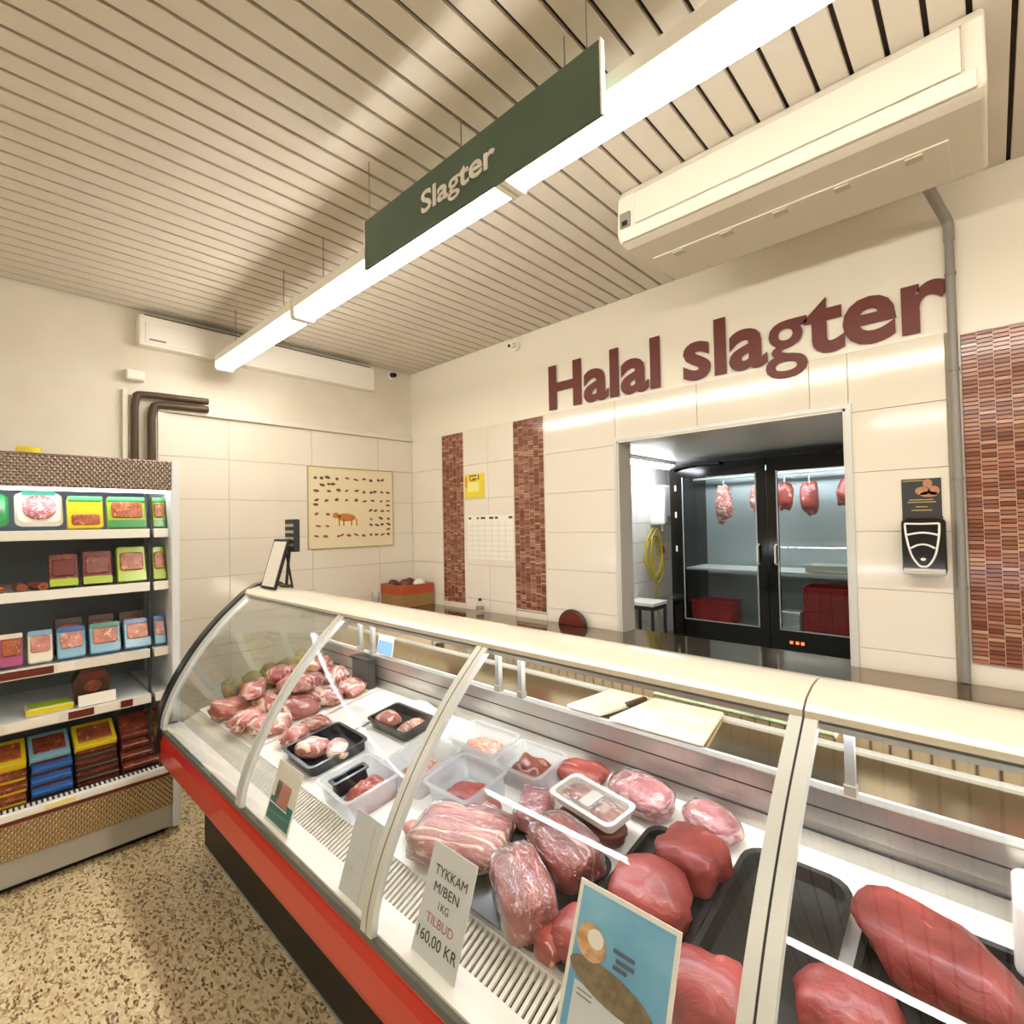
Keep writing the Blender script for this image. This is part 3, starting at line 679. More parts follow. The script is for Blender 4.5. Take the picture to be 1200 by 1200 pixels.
PK = {}
for n_, c_ in dict(yellow='#e6cc1c', green='#2f8f45', lime='#a8c42c', blue='#2a62ad', sky='#7fb0cc', darkred='#6e1c16', brown='#3f2419', teal='#3c8f76', ivory='#e8e0cc', purple='#a84a78').items():
    mat('pk_'+n_, c_, .32, coat=.3); PK[n_] = 'pk_'+n_
for n_, a_, b_, c_ in (('orange', '#b8622f', '#8a3d1c', '#d9924e'), ('rust', '#8f3f26', '#5f2416', '#b5694a'), ('pinkham', '#cf8f82', '#b36c60', '#e8bfb2'), ('salmon', '#d0825f', '#a85a3c', '#ecc09c')):
    meat('pk_'+n_, a_, b_, c_, .58, scale=30, fscale=36, stretch=(1, 1, 1)); PK[n_] = 'pk_'+n_
meat('pk_sausage', '#b0603c', '#7d3a24', '#d69a72', .6); PK['sausage'] = 'pk_sausage'
meat('pk_salami', '#b5645e', '#8e3f3c', '#e2b5aa', .52, fscale=40, stretch=(1, 1, 1)); PK['salami'] = 'pk_salami'
def pack(label, y0, y1, zs, h, base, win, band=None, bandat=.0, x=-3.275, d=.05, lean=.28, group=None, wpos=(.30, .82), name='food_pack', lid=None):
    """upright sealed pack leaning back on a shelf: tray body, food window, printed band"""
    t = lthing(name, label, 'food pack', (x-h*math.sin(lean)*.0, (y0+y1)/2, zs+.002+d*math.sin(lean)), (0, -lean, 0), group)
    w = (y1-y0)/2-.004
    MB().prism(rrect(-w, w, 0, h, .012), -d, -.004, 'x').build('tray', PK[base], t, bevel=.006)
    MB().prism(rrect(-w*.8, w*.8, h*wpos[0], h*wpos[1], .012), -.006, .004, 'x').build('food', PK[win], t, bevel=.005)
    if band: MB().prism(rrect(-w*.97, w*.97, h*bandat, h*(bandat+.22), .004), -.005, .0015, 'x').build('printed_band', PK[band], t)
    if lid: MB().prism(rrect(-w*.97, w*.97, h*.84, h*.99, .004), -.005, .0015, 'x').build('printed_lid', PK[lid], t)
    return t
def bag(label, y0, y1, zs, h, skin, food, x=-3.28, lean=.5, group=None):
    """soft pillow pack with a round slice showing"""
    t = lthing('food_bag', label, 'food pack', (x, (y0+y1)/2, zs+.036), (0, -lean, 0), group)
    w = (y1-y0)/2-.004; ring = []
    for s_, xx in ((.86, -.05), (1., -.026), (.86, -.004)): ring.append([(xx, a*s_, h/2+(b-h/2)*s_) for a, b in rrect(-w, w, 0, h, .03, 5)])
    loft(ring).build('wrapper', PK[skin], t, smooth=50)
    MB().disc((0, h*.48), w*.72, h*.36, -.006, .012, 24, 'x').build('food', PK[food], t, bevel=.005)
    MB().prism(rrect(-w*.7, w*.7, h*.84, h*.97, .006), -.02, .0, 'x').build('printed_band', PK['teal'], t)
    return t
# top shelf
pack('narrow lime pack of orange meat at the chiller side panel, top shelf', .684, .749, 1.605, .165, 'lime', 'orange', 'green', 0., lid='green')
pack('green and yellow pack of orange mince on the top chiller shelf', .490, .662, 1.605, .165, 'lime', 'orange', 'green', 0., lid='green')
pack('bright yellow pack with low orange window on the top chiller shelf', .335, .482, 1.605, .165, 'yellow', 'orange', None, 0, wpos=(.08, .42), lid='green')
bag('large salami slice in white and green bag on the top shelf', .150, .330, 1.605, .19, 'ivory', 'salami')
bag('second salami bag on the top shelf, in green wrapper', -.06, .14, 1.605, .18, 'green', 'salami')
pack('yellow pack at the hidden end of the top chiller shelf', -.24, -.07, 1.605, .165, 'yellow', 'orange', 'green', 0)
# second shelf
pack('narrow lime pack of rust meat by the side panel, second shelf', .684, .749, 1.325, .18, 'lime', 'orange', 'lime', 0)
pack('lime pack with rust coloured meat on the second chiller shelf', .530, .662, 1.325, .185, 'lime', 'orange', 'lime', 0)
pack('dark red pack with lime lower band on the second shelf', .392, .518, 1.325, .17, 'darkred', 'rust', 'lime', 0)
pack('red pack with small pale picture on the second shelf', .268, .384, 1.325, .16, 'rust', 'darkred', 'lime', 0)
for i, y in enumerate((.03, .10, .17, .235)):
    t = lthing('sausage_link', 'brown sausage link on the second shelf, '+('fourth', 'third', 'second', 'first')[i]+' from the red pack', 'sausage', (-3.32, y, 1.3265), (0, 0, R(8*i-10)), 'sausage links on the second shelf')
    MB().tube(catmull([(-.07, -.0, .02), (-.05, .006, .02), (0, .012, .02), (.045, .006, .02), (.06, 0, .02)], 4), .0185, 10).build('casing', 'pk_sausage', t, smooth=60)
    MB().cyl((.058, 0, .02), (.068, 0, .02), .006, 8, .003).build('knot', 'pk_rust', t)
pack('dark pack standing behind the sausage links', -.10, .06, 1.325, .17, 'brown', 'darkred', None, 0, x=-3.45)
# third shelf
for y0, y1, c, wn, ld, lab in ((.690, .749, 'sky', 'pinkham', 'blue', 'narrow sky blue ham pack at the side panel on third shelf'),
                               (.560, .682, 'sky', 'salmon', 'blue', 'blue topped pack of salmon coloured slices on the third shelf'),
                               (.420, .552, 'sky', 'salmon', 'teal', 'teal topped pack of mixed cold cuts on the third shelf'),
                               (.298, .412, 'sky', 'pinkham', 'blue', 'blue topped pack of pink ham above the long red label'),
                               (.195, .290, 'ivory', 'pinkham', 'sky', 'pale pack of pink ham slices beside the orange one'),
                               (.100, .187, 'purple', 'orange', 'ivory', 'purple pack with orange food on the third shelf'),
                               (-.02, .092, 'sky', 'pinkham', 'blue', 'blue ham pack partly outside the picture on third shelf'),
                               (-.15, -.03, 'purple', 'orange', 'ivory', 'second purple pack at the hidden end of third shelf')):
    pack(lab, y0, y1, .975, .15, c, wn, None, 0, lid=ld, lean=.35)
for y0, y1, q in ((.30, .42, 'pink ham above the long red label'), (.43, .55, 'teal topped pack of cold cuts'), (.56, .68, 'salmon coloured slices')):
    pack('dark brown pack standing behind the '+q, y0, y1, .975, .185, 'brown', 'rust', None, 0, x=-3.42, lean=.15, group='brown packs behind the ham')
# fourth shelf
t = lthing('food_box', 'dark brown food box behind a blank white price card', 'food pack', (-3.30, .435, .747), (0, 0, 0))
MB().prism([(-.06, 0), (.06, 0), (.075, .11), (.045, .175), (-.045, .175), (-.075, .11)], -.10, 0, 'x').build('carton', PK['brown'], t, bevel=.005)
MB().disc((0, .085), .035, .028, -.002, .005, 18, 'x').build('picture', PK['rust'], t); MB().prism(rrect(-.05, .05, .12, .15, .004), -.003, .002, 'x').build('printed_band', PK['darkred'], t)
tag(MB().quadbox([(-3.255, .375, .748), (-3.255, .522, .748), (-3.268, .522, .80), (-3.268, .375, .80)], (-.002, 0, 0)).build('price_card', 'paper_white'), 'blank white price card leaning on the dark box', 'price card')
t = lthing('food_pack', 'flat yellow wrapped pack lying alone on the fourth shelf', 'food pack', (-3.33, .275, .747))
MB().prism(rrect(-.085, .085, -.06, .06, .012), 0, .03, 'z').build('tray', PK['ivory'], t, bevel=.004); t.children[0].data.transform(Matrix.Rotation(R(90), 4, 'Z'))
MB().box((-.05, -.075, .028), (.055, .075, .035)).build('food', PK['lime'], t, bevel=.004); MB().box((.04, -.085, .005), (.0612, .085, .028)).build('printed_band', PK['yellow'], t)
# bottom well: four stacks of flat packs
def flat_stack(y0, y1, n, base, win, band, lab, topbase=None, toplab=None):
    for i in range(n):
        b = topbase if (topbase and i == n-1) else base
        top = i == n-1
        t = lthing('flat_pack', toplab if top else lab+', '+('lowest', 'second layer', 'third layer')[i], 'food pack', (-3.288-.012*i, (y0+y1)/2+random.uniform(-.004, .004), .352+i*.05), (0, R(24), 0), 'flat packs stacked in the chiller well')
        w = (y1-y0)/2-.004
        MB().box((-.17, -w, 0), (0, w, .040)).build('tray', PK[b], t, bevel=.006)
        MB().box((-.14, -w*.8, .036), (-.03, w*.8, .046)).build('food', PK[win], t, bevel=.005)
        MB().box((-.002, -w*.95, .006), (.0015, w*.95, .018)).build('printed_band', PK[band], t)
flat_stack(.545, .745, 4, 'rust', 'rust', 'brown', 'red brown flat pack stacked beside the side panel', 'rust', 'topmost red brown flat pack beside the chiller side panel')
flat_stack(.365, .540, 4, 'brown', 'sausage', 'rust', 'dark flat pack stacked beneath the bright yellow one', 'yellow', 'bright yellow flat pack topping its stack in the chiller well')
flat_stack(.205, .360, 4, 'blue', 'rust', 'brown', 'blue flat pack in the lower layers of its stack', 'sky', 'sky blue flat pack with red meat topping its stack')
flat_stack(.03, .200, 4, 'rust', 'orange', 'yellow', 'rust flat pack stacked beneath the yellow-edged one', 'yellow', 'yellow-edged flat pack of orange meat topping its stack')
flat_stack(-.15, .025, 4, 'rust', 'orange', 'yellow', 'rust flat pack at the hidden end of the well', 'rust', 'topmost rust flat pack at the hidden end of the well')

# ------------------------------------------------------------------ cold store contents
co = thing('glass_door_cooler', 'black double glass-door cooler with lit interior behind the opening', 'cooler', (-1.25, 4.5, 0))
KX0, KX1, KY, KZ = -2.045, -.42, 4.2, 2.075
MB().box((KX0, KY+.02, 0), (KX0+.05, 4.9, KZ)).box((KX1-.05, KY+.02, 0), (KX1, 4.9, KZ)).box((KX0, KY+.02, KZ-.06), (KX1, 4.9, KZ)).box((KX0, KY+.02, 0), (KX1, 4.9, .70)).build('cabinet', 'black', co)
box((KX0+.05, 4.85, .70), (KX1-.05, 4.9, KZ-.06)).build('inner_back', 'cooler_inner', co)
box((KX0+.05, KY+.06, .70), (KX1-.05, 4.85, .715)).build('inner_floor', 'cooler_inner', co)
box((KX0+.05, KY+.16, 1.165), (KX1-.05, 4.80, 1.18)).build('inner_shelf', 'offwhite', co)
MB().cyl((KX0+.06, 4.55, 1.965), (KX1-.06, 4.55, 1.965), .012, 10).build('hanging_rail', 'steel', co)
box((KX0+.08, KY+.09, 1.985), (KX1-.08, KY+.13, 2.01)).build('lamp', 'cooler_lamp', co)
for (a, b, g0, g1, hx) in ((KX0, -1.262, -1.93, -1.338, -1.325), (-1.256, KX1, -1.185, -.50, -1.20)):
    z0, z1, h0, h1 = .60, 2.07, .765, 1.957
    d = MB().box((a, KY, z0), (g0, KY+.04, z1)).box((g1, KY, z0), (b, KY+.04, z1)).box((g0, KY, z0), (g1, KY+.04, h0)).box((g0, KY, h1), (g1, KY+.04, z1)).build('door', 'black_gloss', co)
    box((g0, KY+.016, h0), (g1, KY+.022, h1)).build('pane', 'glass_cooler', d)
    m_ = MB().box((g0-.006, KY-.003, h0-.006), (g0+.004, KY, h1+.006)).box((g1-.004, KY-.003, h0-.006), (g1+.006, KY, h1+.006)).box((g0, KY-.003, h0-.006), (g1, KY, h0+.004)).build('edge_trim', 'alu', d)
    MB().tube([(hx, KY, 1.25), (hx, KY-.03, 1.26), (hx, KY-.03, 1.39), (hx, KY, 1.40)], .008, 8).build('handle', 'white_gloss', d, smooth=50)
for z in (1.85, 1.62, 1.33): box((KX0+.045, KY-.006, z), (KX0+.06, KY, z+.05)).build('hinge_cover', 'white', co)
box((KX0, KY-.002, .0), (KX1, KY+.02, .595)).build('base_panel', 'black', co)
for xx in (-1.125, -1.085, -1.05): box((xx, KY-.004, .665), (xx+.02, KY-.001, .685)).build('digit_display', 'led_red', co)
def blob(dims, seed, amp=.16, p=2.6, sub=3, flat=None, freq=1.4):
    b = bmesh.new(); bmesh.ops.create_icosphere(b, subdivisions=sub, radius=1)
    vs = []
    for v in b.verts:
        c = v.co; q = sum(abs(a)**p for a in c)**(-1/p); k = 1+amp*noise.noise(c*freq+Vector((seed*3.1, seed*1.7, -seed)))+amp*.4*noise.noise(c*freq*2.7+Vector((-seed, seed, seed)))
        x, y, z = [a*q*k*.5*d for a, d in zip(c, dims)]
        if flat is not None: z = max(z, -flat*dims[2])+flat*dims[2]
        vs.append((x, y, z))
    fs = [[v.index for v in f.verts] for f in b.faces]; b.free()
    return MB().add(vs, fs)
for i, (x, zt, hh, w, lab) in enumerate(((-1.715, 1.90, .32, .13, 'long cut of pale meat hanging behind the first cooler door'), (-1.43, 1.89, .24, .11, 'cut of meat hanging beside the middle cooler frame'),
                                    (-1.225, 1.89, .22, .12, 'red cut of meat hanging nearest the second door frame'), (-1.045, 1.89, .26, .12, 'red cut of meat hanging in mid second door'), (-.80, 1.88, .20, .12, 'cut of meat hanging at the far end of the cooler'))):
    t = lthing('hanging_meat', lab, 'meat', (x, 4.55, zt-hh), group='meat hanging in the cooler')
    blob((w, .11, hh), i+2, .3, flat=None).build('flesh', 'beef_pale' if i in (0, 1) else 'beef', t, smooth=80)
    t.children[0].data.transform(Matrix.Translation((0, 0, hh/2)))
    MB().tube(catmull([(0, 0, hh-.03), (0, 0, hh+.02), (.012, 0, 1.977-(zt-hh)), (0, 0, 1.985-(zt-hh)), (-.012, 0, 1.972-(zt-hh))], 4), .004, 6).build('hook', 'steel', t)
def crate(label, x0, x1, y0, y1, z0, z1):
    cx, cy = (x0+x1)/2, (y0+y1)/2; w, d, h = x1-x0, y1-y0, z1-z0
    t = lthing('red_crate', label, 'crate', (cx, cy, z0), (0, 0, 0), 'red plastic crates in the cooler')
    open_tray(w, d, h, .006, .012, .012, .025).build('shell', 'red_crate', t)
    for i in range(5):
        xx = -w/2+.04+i*(w-.08)/4; box((xx-.004, -d/2+.002, .02), (xx+.004, -d/2+.016, h-.012)).build('rib', 'red_crate', t)
    box((-w/2+.02, -d/2-.001, h/2-.006), (w/2-.02, -d/2+.014, h/2+.006)).build('band', 'red_crate', t)
crate('red plastic crate on the cooler floor behind the first door', -1.95, -1.60, 4.32, 4.62, .717, .90)
crate('lower red plastic crate of the stack behind the second door', -1.075, -.68, 4.32, 4.66, .717, .895)
crate('upper red plastic crate of the stack behind the second door', -1.075, -.68, 4.32, 4.66, .897, 1.075)
t = thing('white_tub', 'small white lidded tub beside the stacked red crates', 'tub', (-1.16, 4.42, .717))
box((-1.235, 4.34, .717), (-1.09, 4.50, .85)).build('body', 'white', t, bevel=.01); box((-1.24, 4.335, .85), (-1.085, 4.505, .875)).build('lid', 'white_gloss', t, bevel=.006)
t = lthing('meat_tray', 'shallow tray of meat on the cooler shelf', 'tray', (-.9, 4.5, 1.1815)); open_tray(.34, .24, .05).build('tray', 'offwhite', t); blob((.28, .18, .04), 5, .2, flat=.4).build('meat', 'beef_pale', t, smooth=80); t.children[1].location.z = .006
sl = thing('store_lamp', 'white strip lamp under the cold store ceiling', 'lamp', (-2.12, 3.85, 2.07))
box((-2.16, 3.35, 2.095), (-2.08, 4.40, 2.128)).build('housing', 'white', sl, bevel=.004); box((-2.15, 3.37, 2.062), (-2.09, 4.38, 2.095)).build('diffuser', 'store_lamp', sl)
MB().tube([(-2.02, 4.16, 2.03), (-1.95, 4.15, 2.05), (-1.80, 4.16, 2.065), (-1.60, 4.17, 2.06)], .016, 8).build('cable_duct', 'charcoal', sl)
hs = thing('yellow_hose', 'coiled yellow hose hanging on the cold store side wall', 'hose', (-2.33, 4.42, 1.0))
mat('hose_yellow', '#c9b52e', .4)
for i in range(5): MB().tube([(-2.335+.012*i, 4.38+.03*(i % 3)+(.11+.025*(i % 2))*math.cos(R(a))+.015*math.sin(R(3*a+50*i)), 1.30-.03*(i % 3)+(.17+.02*i)*math.sin(R(a))) for a in range(0, 361, 15)], .0062, 6).build('loop', 'hose_yellow', hs, smooth=60)
MB().tube(catmull([(-2.33, 4.40, 1.13), (-2.33, 4.46, 1.0), (-2.33, 4.44, .86), (-2.33, 4.50, .70)], 5), .009, 6).build('tail', 'hose_yellow', hs, smooth=60)
MB().tube([(-2.352, 4.40, 1.47), (-2.30, 4.40, 1.46), (-2.29, 4.40, 1.49)], .008, 6).build('hook', 'steel', hs)
MB().lathe([(.012, 0), (.02, .02), (.02, .06), (.01, .08)], (-2.31, 4.56, 1.28), 12).build('nozzle', 'red_crate', hs, smooth=40)
wh = thing('water_heater', 'slim white water heater on the cold store side wall', 'heater', (-2.28, 4.5, 1.56))
box((-2.352, 4.40, 1.56), (-2.20, 4.60, 1.93)).build('casing', 'white_gloss', wh, bevel=.02); MB().cyl((-2.25, 4.45, 1.50), (-2.25, 4.45, 1.56), .01, 8).build('pipe_stub', 'steel', wh); box((-2.20, 4.45, 1.60), (-2.196, 4.55, 1.64)).build('badge', 'grey', wh)
tb = thing('side_table', 'small white-topped table under the yellow hose', 'table', (-2.2, 4.0, 0))
box((-2.34, 3.88, .885), (-2.06, 4.14, .912)).build('tabletop', 'white', tb, bevel=.004); box((-2.33, 3.89, .85), (-2.07, 4.13, .885)).build('apron', 'charcoal', tb)
for x in (-2.32, -2.08):
    for y in (3.90, 4.12): MB().cyl((x, y, 0), (x, y, .85), .014, 8).build('leg', 'charcoal', tb)

# ------------------------------------------------------------------ meat counter
mc = thing('meat_counter', 'long curved-glass refrigerated meat counter with red bumper', 'counter', (-.9, 1.1, 0))
X0, X1 = -2.95, 1.25
GP = [Vector(p) for p in ((.646, .655), (.657, .72), (.702, .835), (.792, .985), (.905, 1.122), (1.03, 1.238))]
GC = catmull(GP, 6)
def gy(z):
    for a, b in zip(GC, GC[1:]):
        if a.y <= z <= b.y: return a.x+(b.x-a.x)*(z-a.y)/(b.y-a.y)
    return GC[0].x
def dz(y): return .70+(y-.80)*(.10/.60)
SL = math.atan2(.10, .60)
def sheet(P, d): Q = offset(P, d); return [(p.x, p.y) for p in P]+[(p.x, p.y) for p in reversed(Q)]
box((X0+.02, .83, .0), (X1, 1.62, .46)).build('base', 'black', mc)
box((X0+.02, .826, .0), (X1, .83, .012)).build('kick_edge', 'alu', mc)
MB().prism([(.70, .455), (.655, .462), (.640, .50), (.638, .585), (.648, .622), (.70, .63)], X0, X1).build('bumper', 'red_bumper', mc, bevel=.01, seg=3)
MB().prism([(.66, .622), (.643, .628), (.641, .650), (.66, .656)], X0, X1).build('bumper_trim', 'grey_rubber', mc)
MB().prism([(.70, .46), (.83, .44), (.83, .63), (.70, .63)], X0, X1).build('underside', 'black', mc)
MB().prism([(.652, .64), (.652, .660), (.722, .664), (.722, .64)], X0+.03, X1).build('ledge', 'offwhite', mc)
box((X0+.03, .722, .62), (X1, .80, .650)).build('air_duct', 'charcoal', mc)
g_ = MB(); xx = X0+.05
while xx < X1: g_.prism([(.722, .656), (.722, .664), (.80, .697), (.80, .689)], xx, xx+.009); xx += .0165
g_.build('air_grille', 'offwhite', mc, kind='stuff')
MB().prism([(.80, .66), (.80, .70), (1.40, .80), (1.40, .76)], X0+.03, X1).build('deck', 'plate_mat', mc)
MB().prism([(1.40, .62), (1.40, .868), (1.412, .868), (1.412, .62)], X0+.03, X1).build('back_plenum', 'steel_brushed', mc)
MB().prism([(1.40, .868), (1.392, .955), (1.404, .955), (1.412, .868)], X0+.03, X1).build('back_panel', 'steel_brushed', mc)
for z in (.845, .905): MB().box((X0+.06, 1.3955, z), (X1, 1.3998, z+.004)).build('air_slot', 'charcoal', mc)
MB().prism([(1.39, .953), (1.385, .958), (1.385, .976), (1.62, .98), (1.62, .953)], X0+.02, X1).build('worktop', 'worktop_steel', mc)
MB().prism([(1.384, .957), (1.380, .962), (1.380, .974), (1.384, .9775)], X0+.02, X1).build('worktop_edge', 'alu_light', mc)
MB().prism([(1.627, .972), (1.622, .98), (1.752, 1.11), (1.758, 1.104)], X0+.04, X1).build('rear_flap', 'mirror_steel', mc)
MB().prism([(1.610, .9785), (1.610, .988), (1.6215, .988), (1.6215, .9785)], X0+.04, X1).build('worktop_lip', 'alu_light', mc)
box((X0+.02, 1.42, .46), (X1, 1.66, .953)).build('rear_body', 'white', mc)
CAN = [(1.03, 1.240), (1.02, 1.246), (1.021, 1.257), (1.043, 1.273), (1.083, 1.285), (1.127, 1.288), (1.17, 1.282), (1.203, 1.268), (1.214, 1.254), (1.206, 1.244)]
for a, b in ((X0, -.2575), (-.2535, X1)): MB().prism(CAN, a, b).build('canopy', 'cream_canopy', mc, smooth=35)
MB().prism([(1.028, 1.228), (1.022, 1.240), (1.19, 1.245), (1.19, 1.234)], X0+.02, X1).build('canopy_lip', 'alu', mc)
box((X0+.08, 1.10, 1.208), (X1-.05, 1.125, 1.228)).build('lamp', 'case_lamp', mc)
JX = (-1.90, -1.085, -.2555)
edges = [X0+.05]+list(JX)+[.57, X1]
for a, b in zip(edges, edges[1:]): MB().prism(sheet(GC, .006), a+.003, b-.003).build('front_glass', 'glass_front', mc, smooth=30)
GO = offset(GC, -.003)
for j in JX:
    jo = MB().prism(sheet(offset(GC, .012), -.017), j-.023, j-.002).prism(sheet(offset(GC, .012), -.017), j+.002, j+.023).build('joint_profile', 'alu_light', mc, smooth=30)
    MB().prism(sheet(offset(GC, .01), -.012), j-.002, j+.002).build('seam', 'charcoal', jo)
for j in JX:
    for s_ in (-.055, .04):
        MB().box((j+s_, 1.125, 1.10), (j+s_+.016, 1.141, 1.232)).build('hanger_arm', 'alu', mc)
        MB().box((j+s_-.002, 1.122, 1.082), (j+s_+.018, 1.144, 1.10)).build('arm_cap', 'steel', mc)
ef = [Vector((.640, .54))]+GC+[Vector((1.09, 1.275)), Vector((1.14, 1.287)), Vector((1.20, 1.28)), Vector((1.235, 1.258))]
MB().prism(sheet(offset(ef, .022), -.04), X0-.03, X0+.024).build('end_frame', 'black_plastic', mc, smooth=30)
MB().prism(sheet(offset(GC, .010), -.018), X0+.024, X0+.075).build('end_profile', 'alu_light', mc, smooth=30)
box((X0-.03, .64, .46), (X0, .72, .66)).build('end_cap', 'black_plastic', mc, bevel=.012)
sg_ = [(p.x+.01, p.y) for p in GC]+[(1.40, 1.238), (1.40, .66), (.66, .66)]
MB().prism(sg_, X0+.008, X0+.014).build('end_glass', 'glass_side', mc)
box((X0-.0, .83, .0), (X0+.02, 1.66, .66)).build('end_panel', 'black', mc)
box((X0-.0, 1.40, .66), (X0+.02, 1.66, .98)).build('end_panel', 'steel', mc)
# papers clipped on the worktop edge
bl = thing('blue_label', 'small blue and white label card on the rear edge of counter', 'label card', (-2.12, 1.37, .98))
MB().quadbox([(-2.19, 1.36, .985), (-2.06, 1.36, .985), (-2.06, 1.375, 1.075), (-2.19, 1.375, 1.075)], (0, .002, 0)).build('card', 'paper_white', bl)
mat('label_blue', '#7fb2dc', .4)
MB().quadbox([(-2.185, 1.3585, .99), (-2.065, 1.3585, .99), (-2.065, 1.3705, 1.05), (-2.185, 1.3705, 1.05)], (0, .0008, 0)).build('print', 'label_blue', bl)
# ------------------------------------------------------------------ display and framed card on the canopy
sd = thing('scale_display', 'dark customer display on a thin pole above the counter', 'display', (-2.775, 1.178, 1.286))
MB().cyl((-2.775, 1.178, 1.281), (-2.775, 1.178, 1.294), .034, 18, .028).build('base', 'brown_pipe', sd, smooth=40)
MB().cyl((-2.775, 1.178, 1.29), (-2.775, 1.20, 1.52), .008, 10).build('pole', 'charcoal', sd, smooth=40)
box((-2.82, 1.19, 1.47), (-2.70, 1.222, 1.645)).build('screen_case', 'charcoal', sd, bevel=.006)
for i in range(4): box((-2.81, 1.188, 1.50+i*.035), (-2.71, 1.191, 1.515+i*.035)).build('screen_line', 'ac_grey', sd)
fs_ = thing('framed_card', 'white card in black frame leaning above the counter end', 'sign', (-2.75, 1.13, 1.288))
a0, a1, p0, p1 = -2.845, -2.665, Vector((0, 1.07, 1.286)), Vector((0, 1.145, 1.54))
def lean(x, s_): q = p0.lerp(p1, s_); return (x, q.y, q.z)
MB().quadbox([lean(a0, 0), lean(a1, 0), lean(a1, 1), lean(a0, 1)], (0, .012, .0)).build('frame', 'black', fs_)
MB().quadbox([(x, y-.003, z) for x, y, z in (lean(a0+.016, .05), lean(a1-.016, .05), lean(a1-.016, .95), lean(a0+.016, .95))], (0, .004, 0)).build('card', 'paper_white', fs_)
MB().cyl((-2.70, 1.142, 1.50), (-2.70, 1.178, 1.283), .006, 8).build('strut', 'black', fs_)

# ------------------------------------------------------------------ goods in the counter
def tray(name, label, m, x, y, w, d, h, group=None, rz=0., r=.02, taper=.012, cat='tray'):
    t = lthing(name, label, cat, (x, y, dz(y)+.0015+h*0), (SL, 0, R(rz)), group)
    open_tray(w, d, h, .003, .009, taper, r).build('shell', m, t, smooth=35)
    return t
def chunk(name, label, m, x, y, dims, seed, rz=0., lift=0., wrap=False, group=None, amp=.16, p=2.8, tilt=0., cat='meat', freq=1.4):
    t = lthing(name, label, cat, (x, y, dz(y)+.002+lift), (SL, R(tilt), R(rz)), group)
    blob(dims, seed, amp, p, 3, .42, freq).build('flesh', m, t, smooth=80)
    if wrap:
        b = blob((dims[0]*1.035, dims[1]*1.035, dims[2]*1.04), seed, amp, p, 3, .42, freq)
        for v in b.v:
            k_ = 1+.035*noise.noise(v*38+Vector((seed, 0, 0))); v.x *= k_; v.y *= k_; v.z *= 1+.04*noise.noise(v*30)
        b.build('cling_film', 'film', t, smooth=80)
    return t
BT = 'black plastic display trays'
tray('black_tray', 'black tray under the large film-wrapped meat blocks', 'black_plastic', -.86, .945, .34, .30, .022, BT, r=.04)
tray('black_tray', 'black tray under the two smooth red roasts', 'black_plastic', -.575, 1.03, .22, .46, .022, BT, r=.04)
tray('black_tray', 'large empty black tray behind the broad glass joint', 'black_plastic', -.345, 1.10, .225, .42, .03, BT, r=.05, taper=.02)
tray('black_tray', 'black tray under the big roast beside the empty tray', 'black_plastic', -.06, 1.10, .30, .42, .022, BT, r=.05)
chunk('wrapped_meat', 'pale streaky slab of meat in cling film behind the price card', 'beef_pale', -1.075, .925, (.27, .20, .085), 11, 24, .0, True, p=3.6, amp=.14)
chunk('wrapped_meat', 'dark red film-wrapped block at the front air grille', 'beef', -.80, .875, (.215, .125, .105), 12, -32, .006, True, p=4.6, amp=.10)
chunk('wrapped_meat', 'film-wrapped block of red meat in front of white foam tray', 'beef', -.795, 1.025, (.195, .135, .10), 13, -20, .006, True, p=5., amp=.10)
chunk('red_roast', 'smooth red roast overlapping a second one in mid counter', 'beef_smooth', -.565, 1.015, (.165, .15, .11), 14, 20, .006, False, p=3.2, amp=.2, freq=1.8)
chunk('red_roast', 'smooth red roast behind its twin beside the empty black tray', 'beef_smooth', -.535, 1.17, (.155, .14, .10), 15, -10, .006, False, p=3.2, amp=.2, freq=1.8)
chunk('red_roast', 'red roast half hidden behind the blue poster card', 'beef_smooth', -.625, .875, (.17, .12, .075), 16, 15, .006, False, p=2.8)
chunk('red_roast', 'small red piece at the edge of the blue poster card', 'beef', -.685, .835, (.07, .08, .06), 26, 0, .004, False)
chunk('red_roast', 'red roast low behind the broad glass joint', 'beef_smooth', -.39, .895, (.15, .13, .10), 17, 10, .006, False, p=3.0)
chunk('red_roast', 'largest red roast lying across its tray near the white block', 'beef_smooth', -.095, 1.185, (.25, .15, .10), 18, -26, .006, False, p=2.9, amp=.24, freq=1.7)
chunk('red_roast', 'red roast in front of the largest roast', 'beef_smooth', -.19, 1.0, (.15, .13, .095), 19, 12, .006, False, p=3.0, amp=.22, freq=1.8)
chunk('wrapped_meat', 'pink bag of wrapped meat against the steel back panel', 'wrapped_pink', -.745, 1.315, (.20, .12, .09), 20, -14, .0, True, p=2.6)
chunk('wrapped_meat', 'smaller pink bag of wrapped meat behind the smooth roasts', 'wrapped_pink', -.55, 1.325, (.15, .10, .075), 21, -20, .0, True, p=2.6)
chunk('meat_piece', 'brown red piece of meat beside the clear tubs', 'beef', -.965, 1.325, (.17, .10, .06), 22, 10, .0, False, p=2.4, amp=.25)
chunk('wrapped_meat', 'crumpled film bag of meat between tubs and foam tray', 'wrapped_pink', -.985, 1.125, (.11, .16, .06), 23, 30, .0, True, p=2.4, amp=.25)
chunk('meat_piece', 'small pink piece just in front of the clear tubs', 'beef_pale', -1.105, 1.06, (.07, .06, .04), 24, 0, .0)
chunk('meat_piece', 'small pink piece nearer the foam tray', 'beef_pale', -1.02, 1.035, (.06, .05, .035), 25, 40, .0)
chunk('meat_piece', 'short pink sausage shaped piece on white sheet', 'poultry', -1.215, .87, (.10, .05, .045), 27, -20, .0)
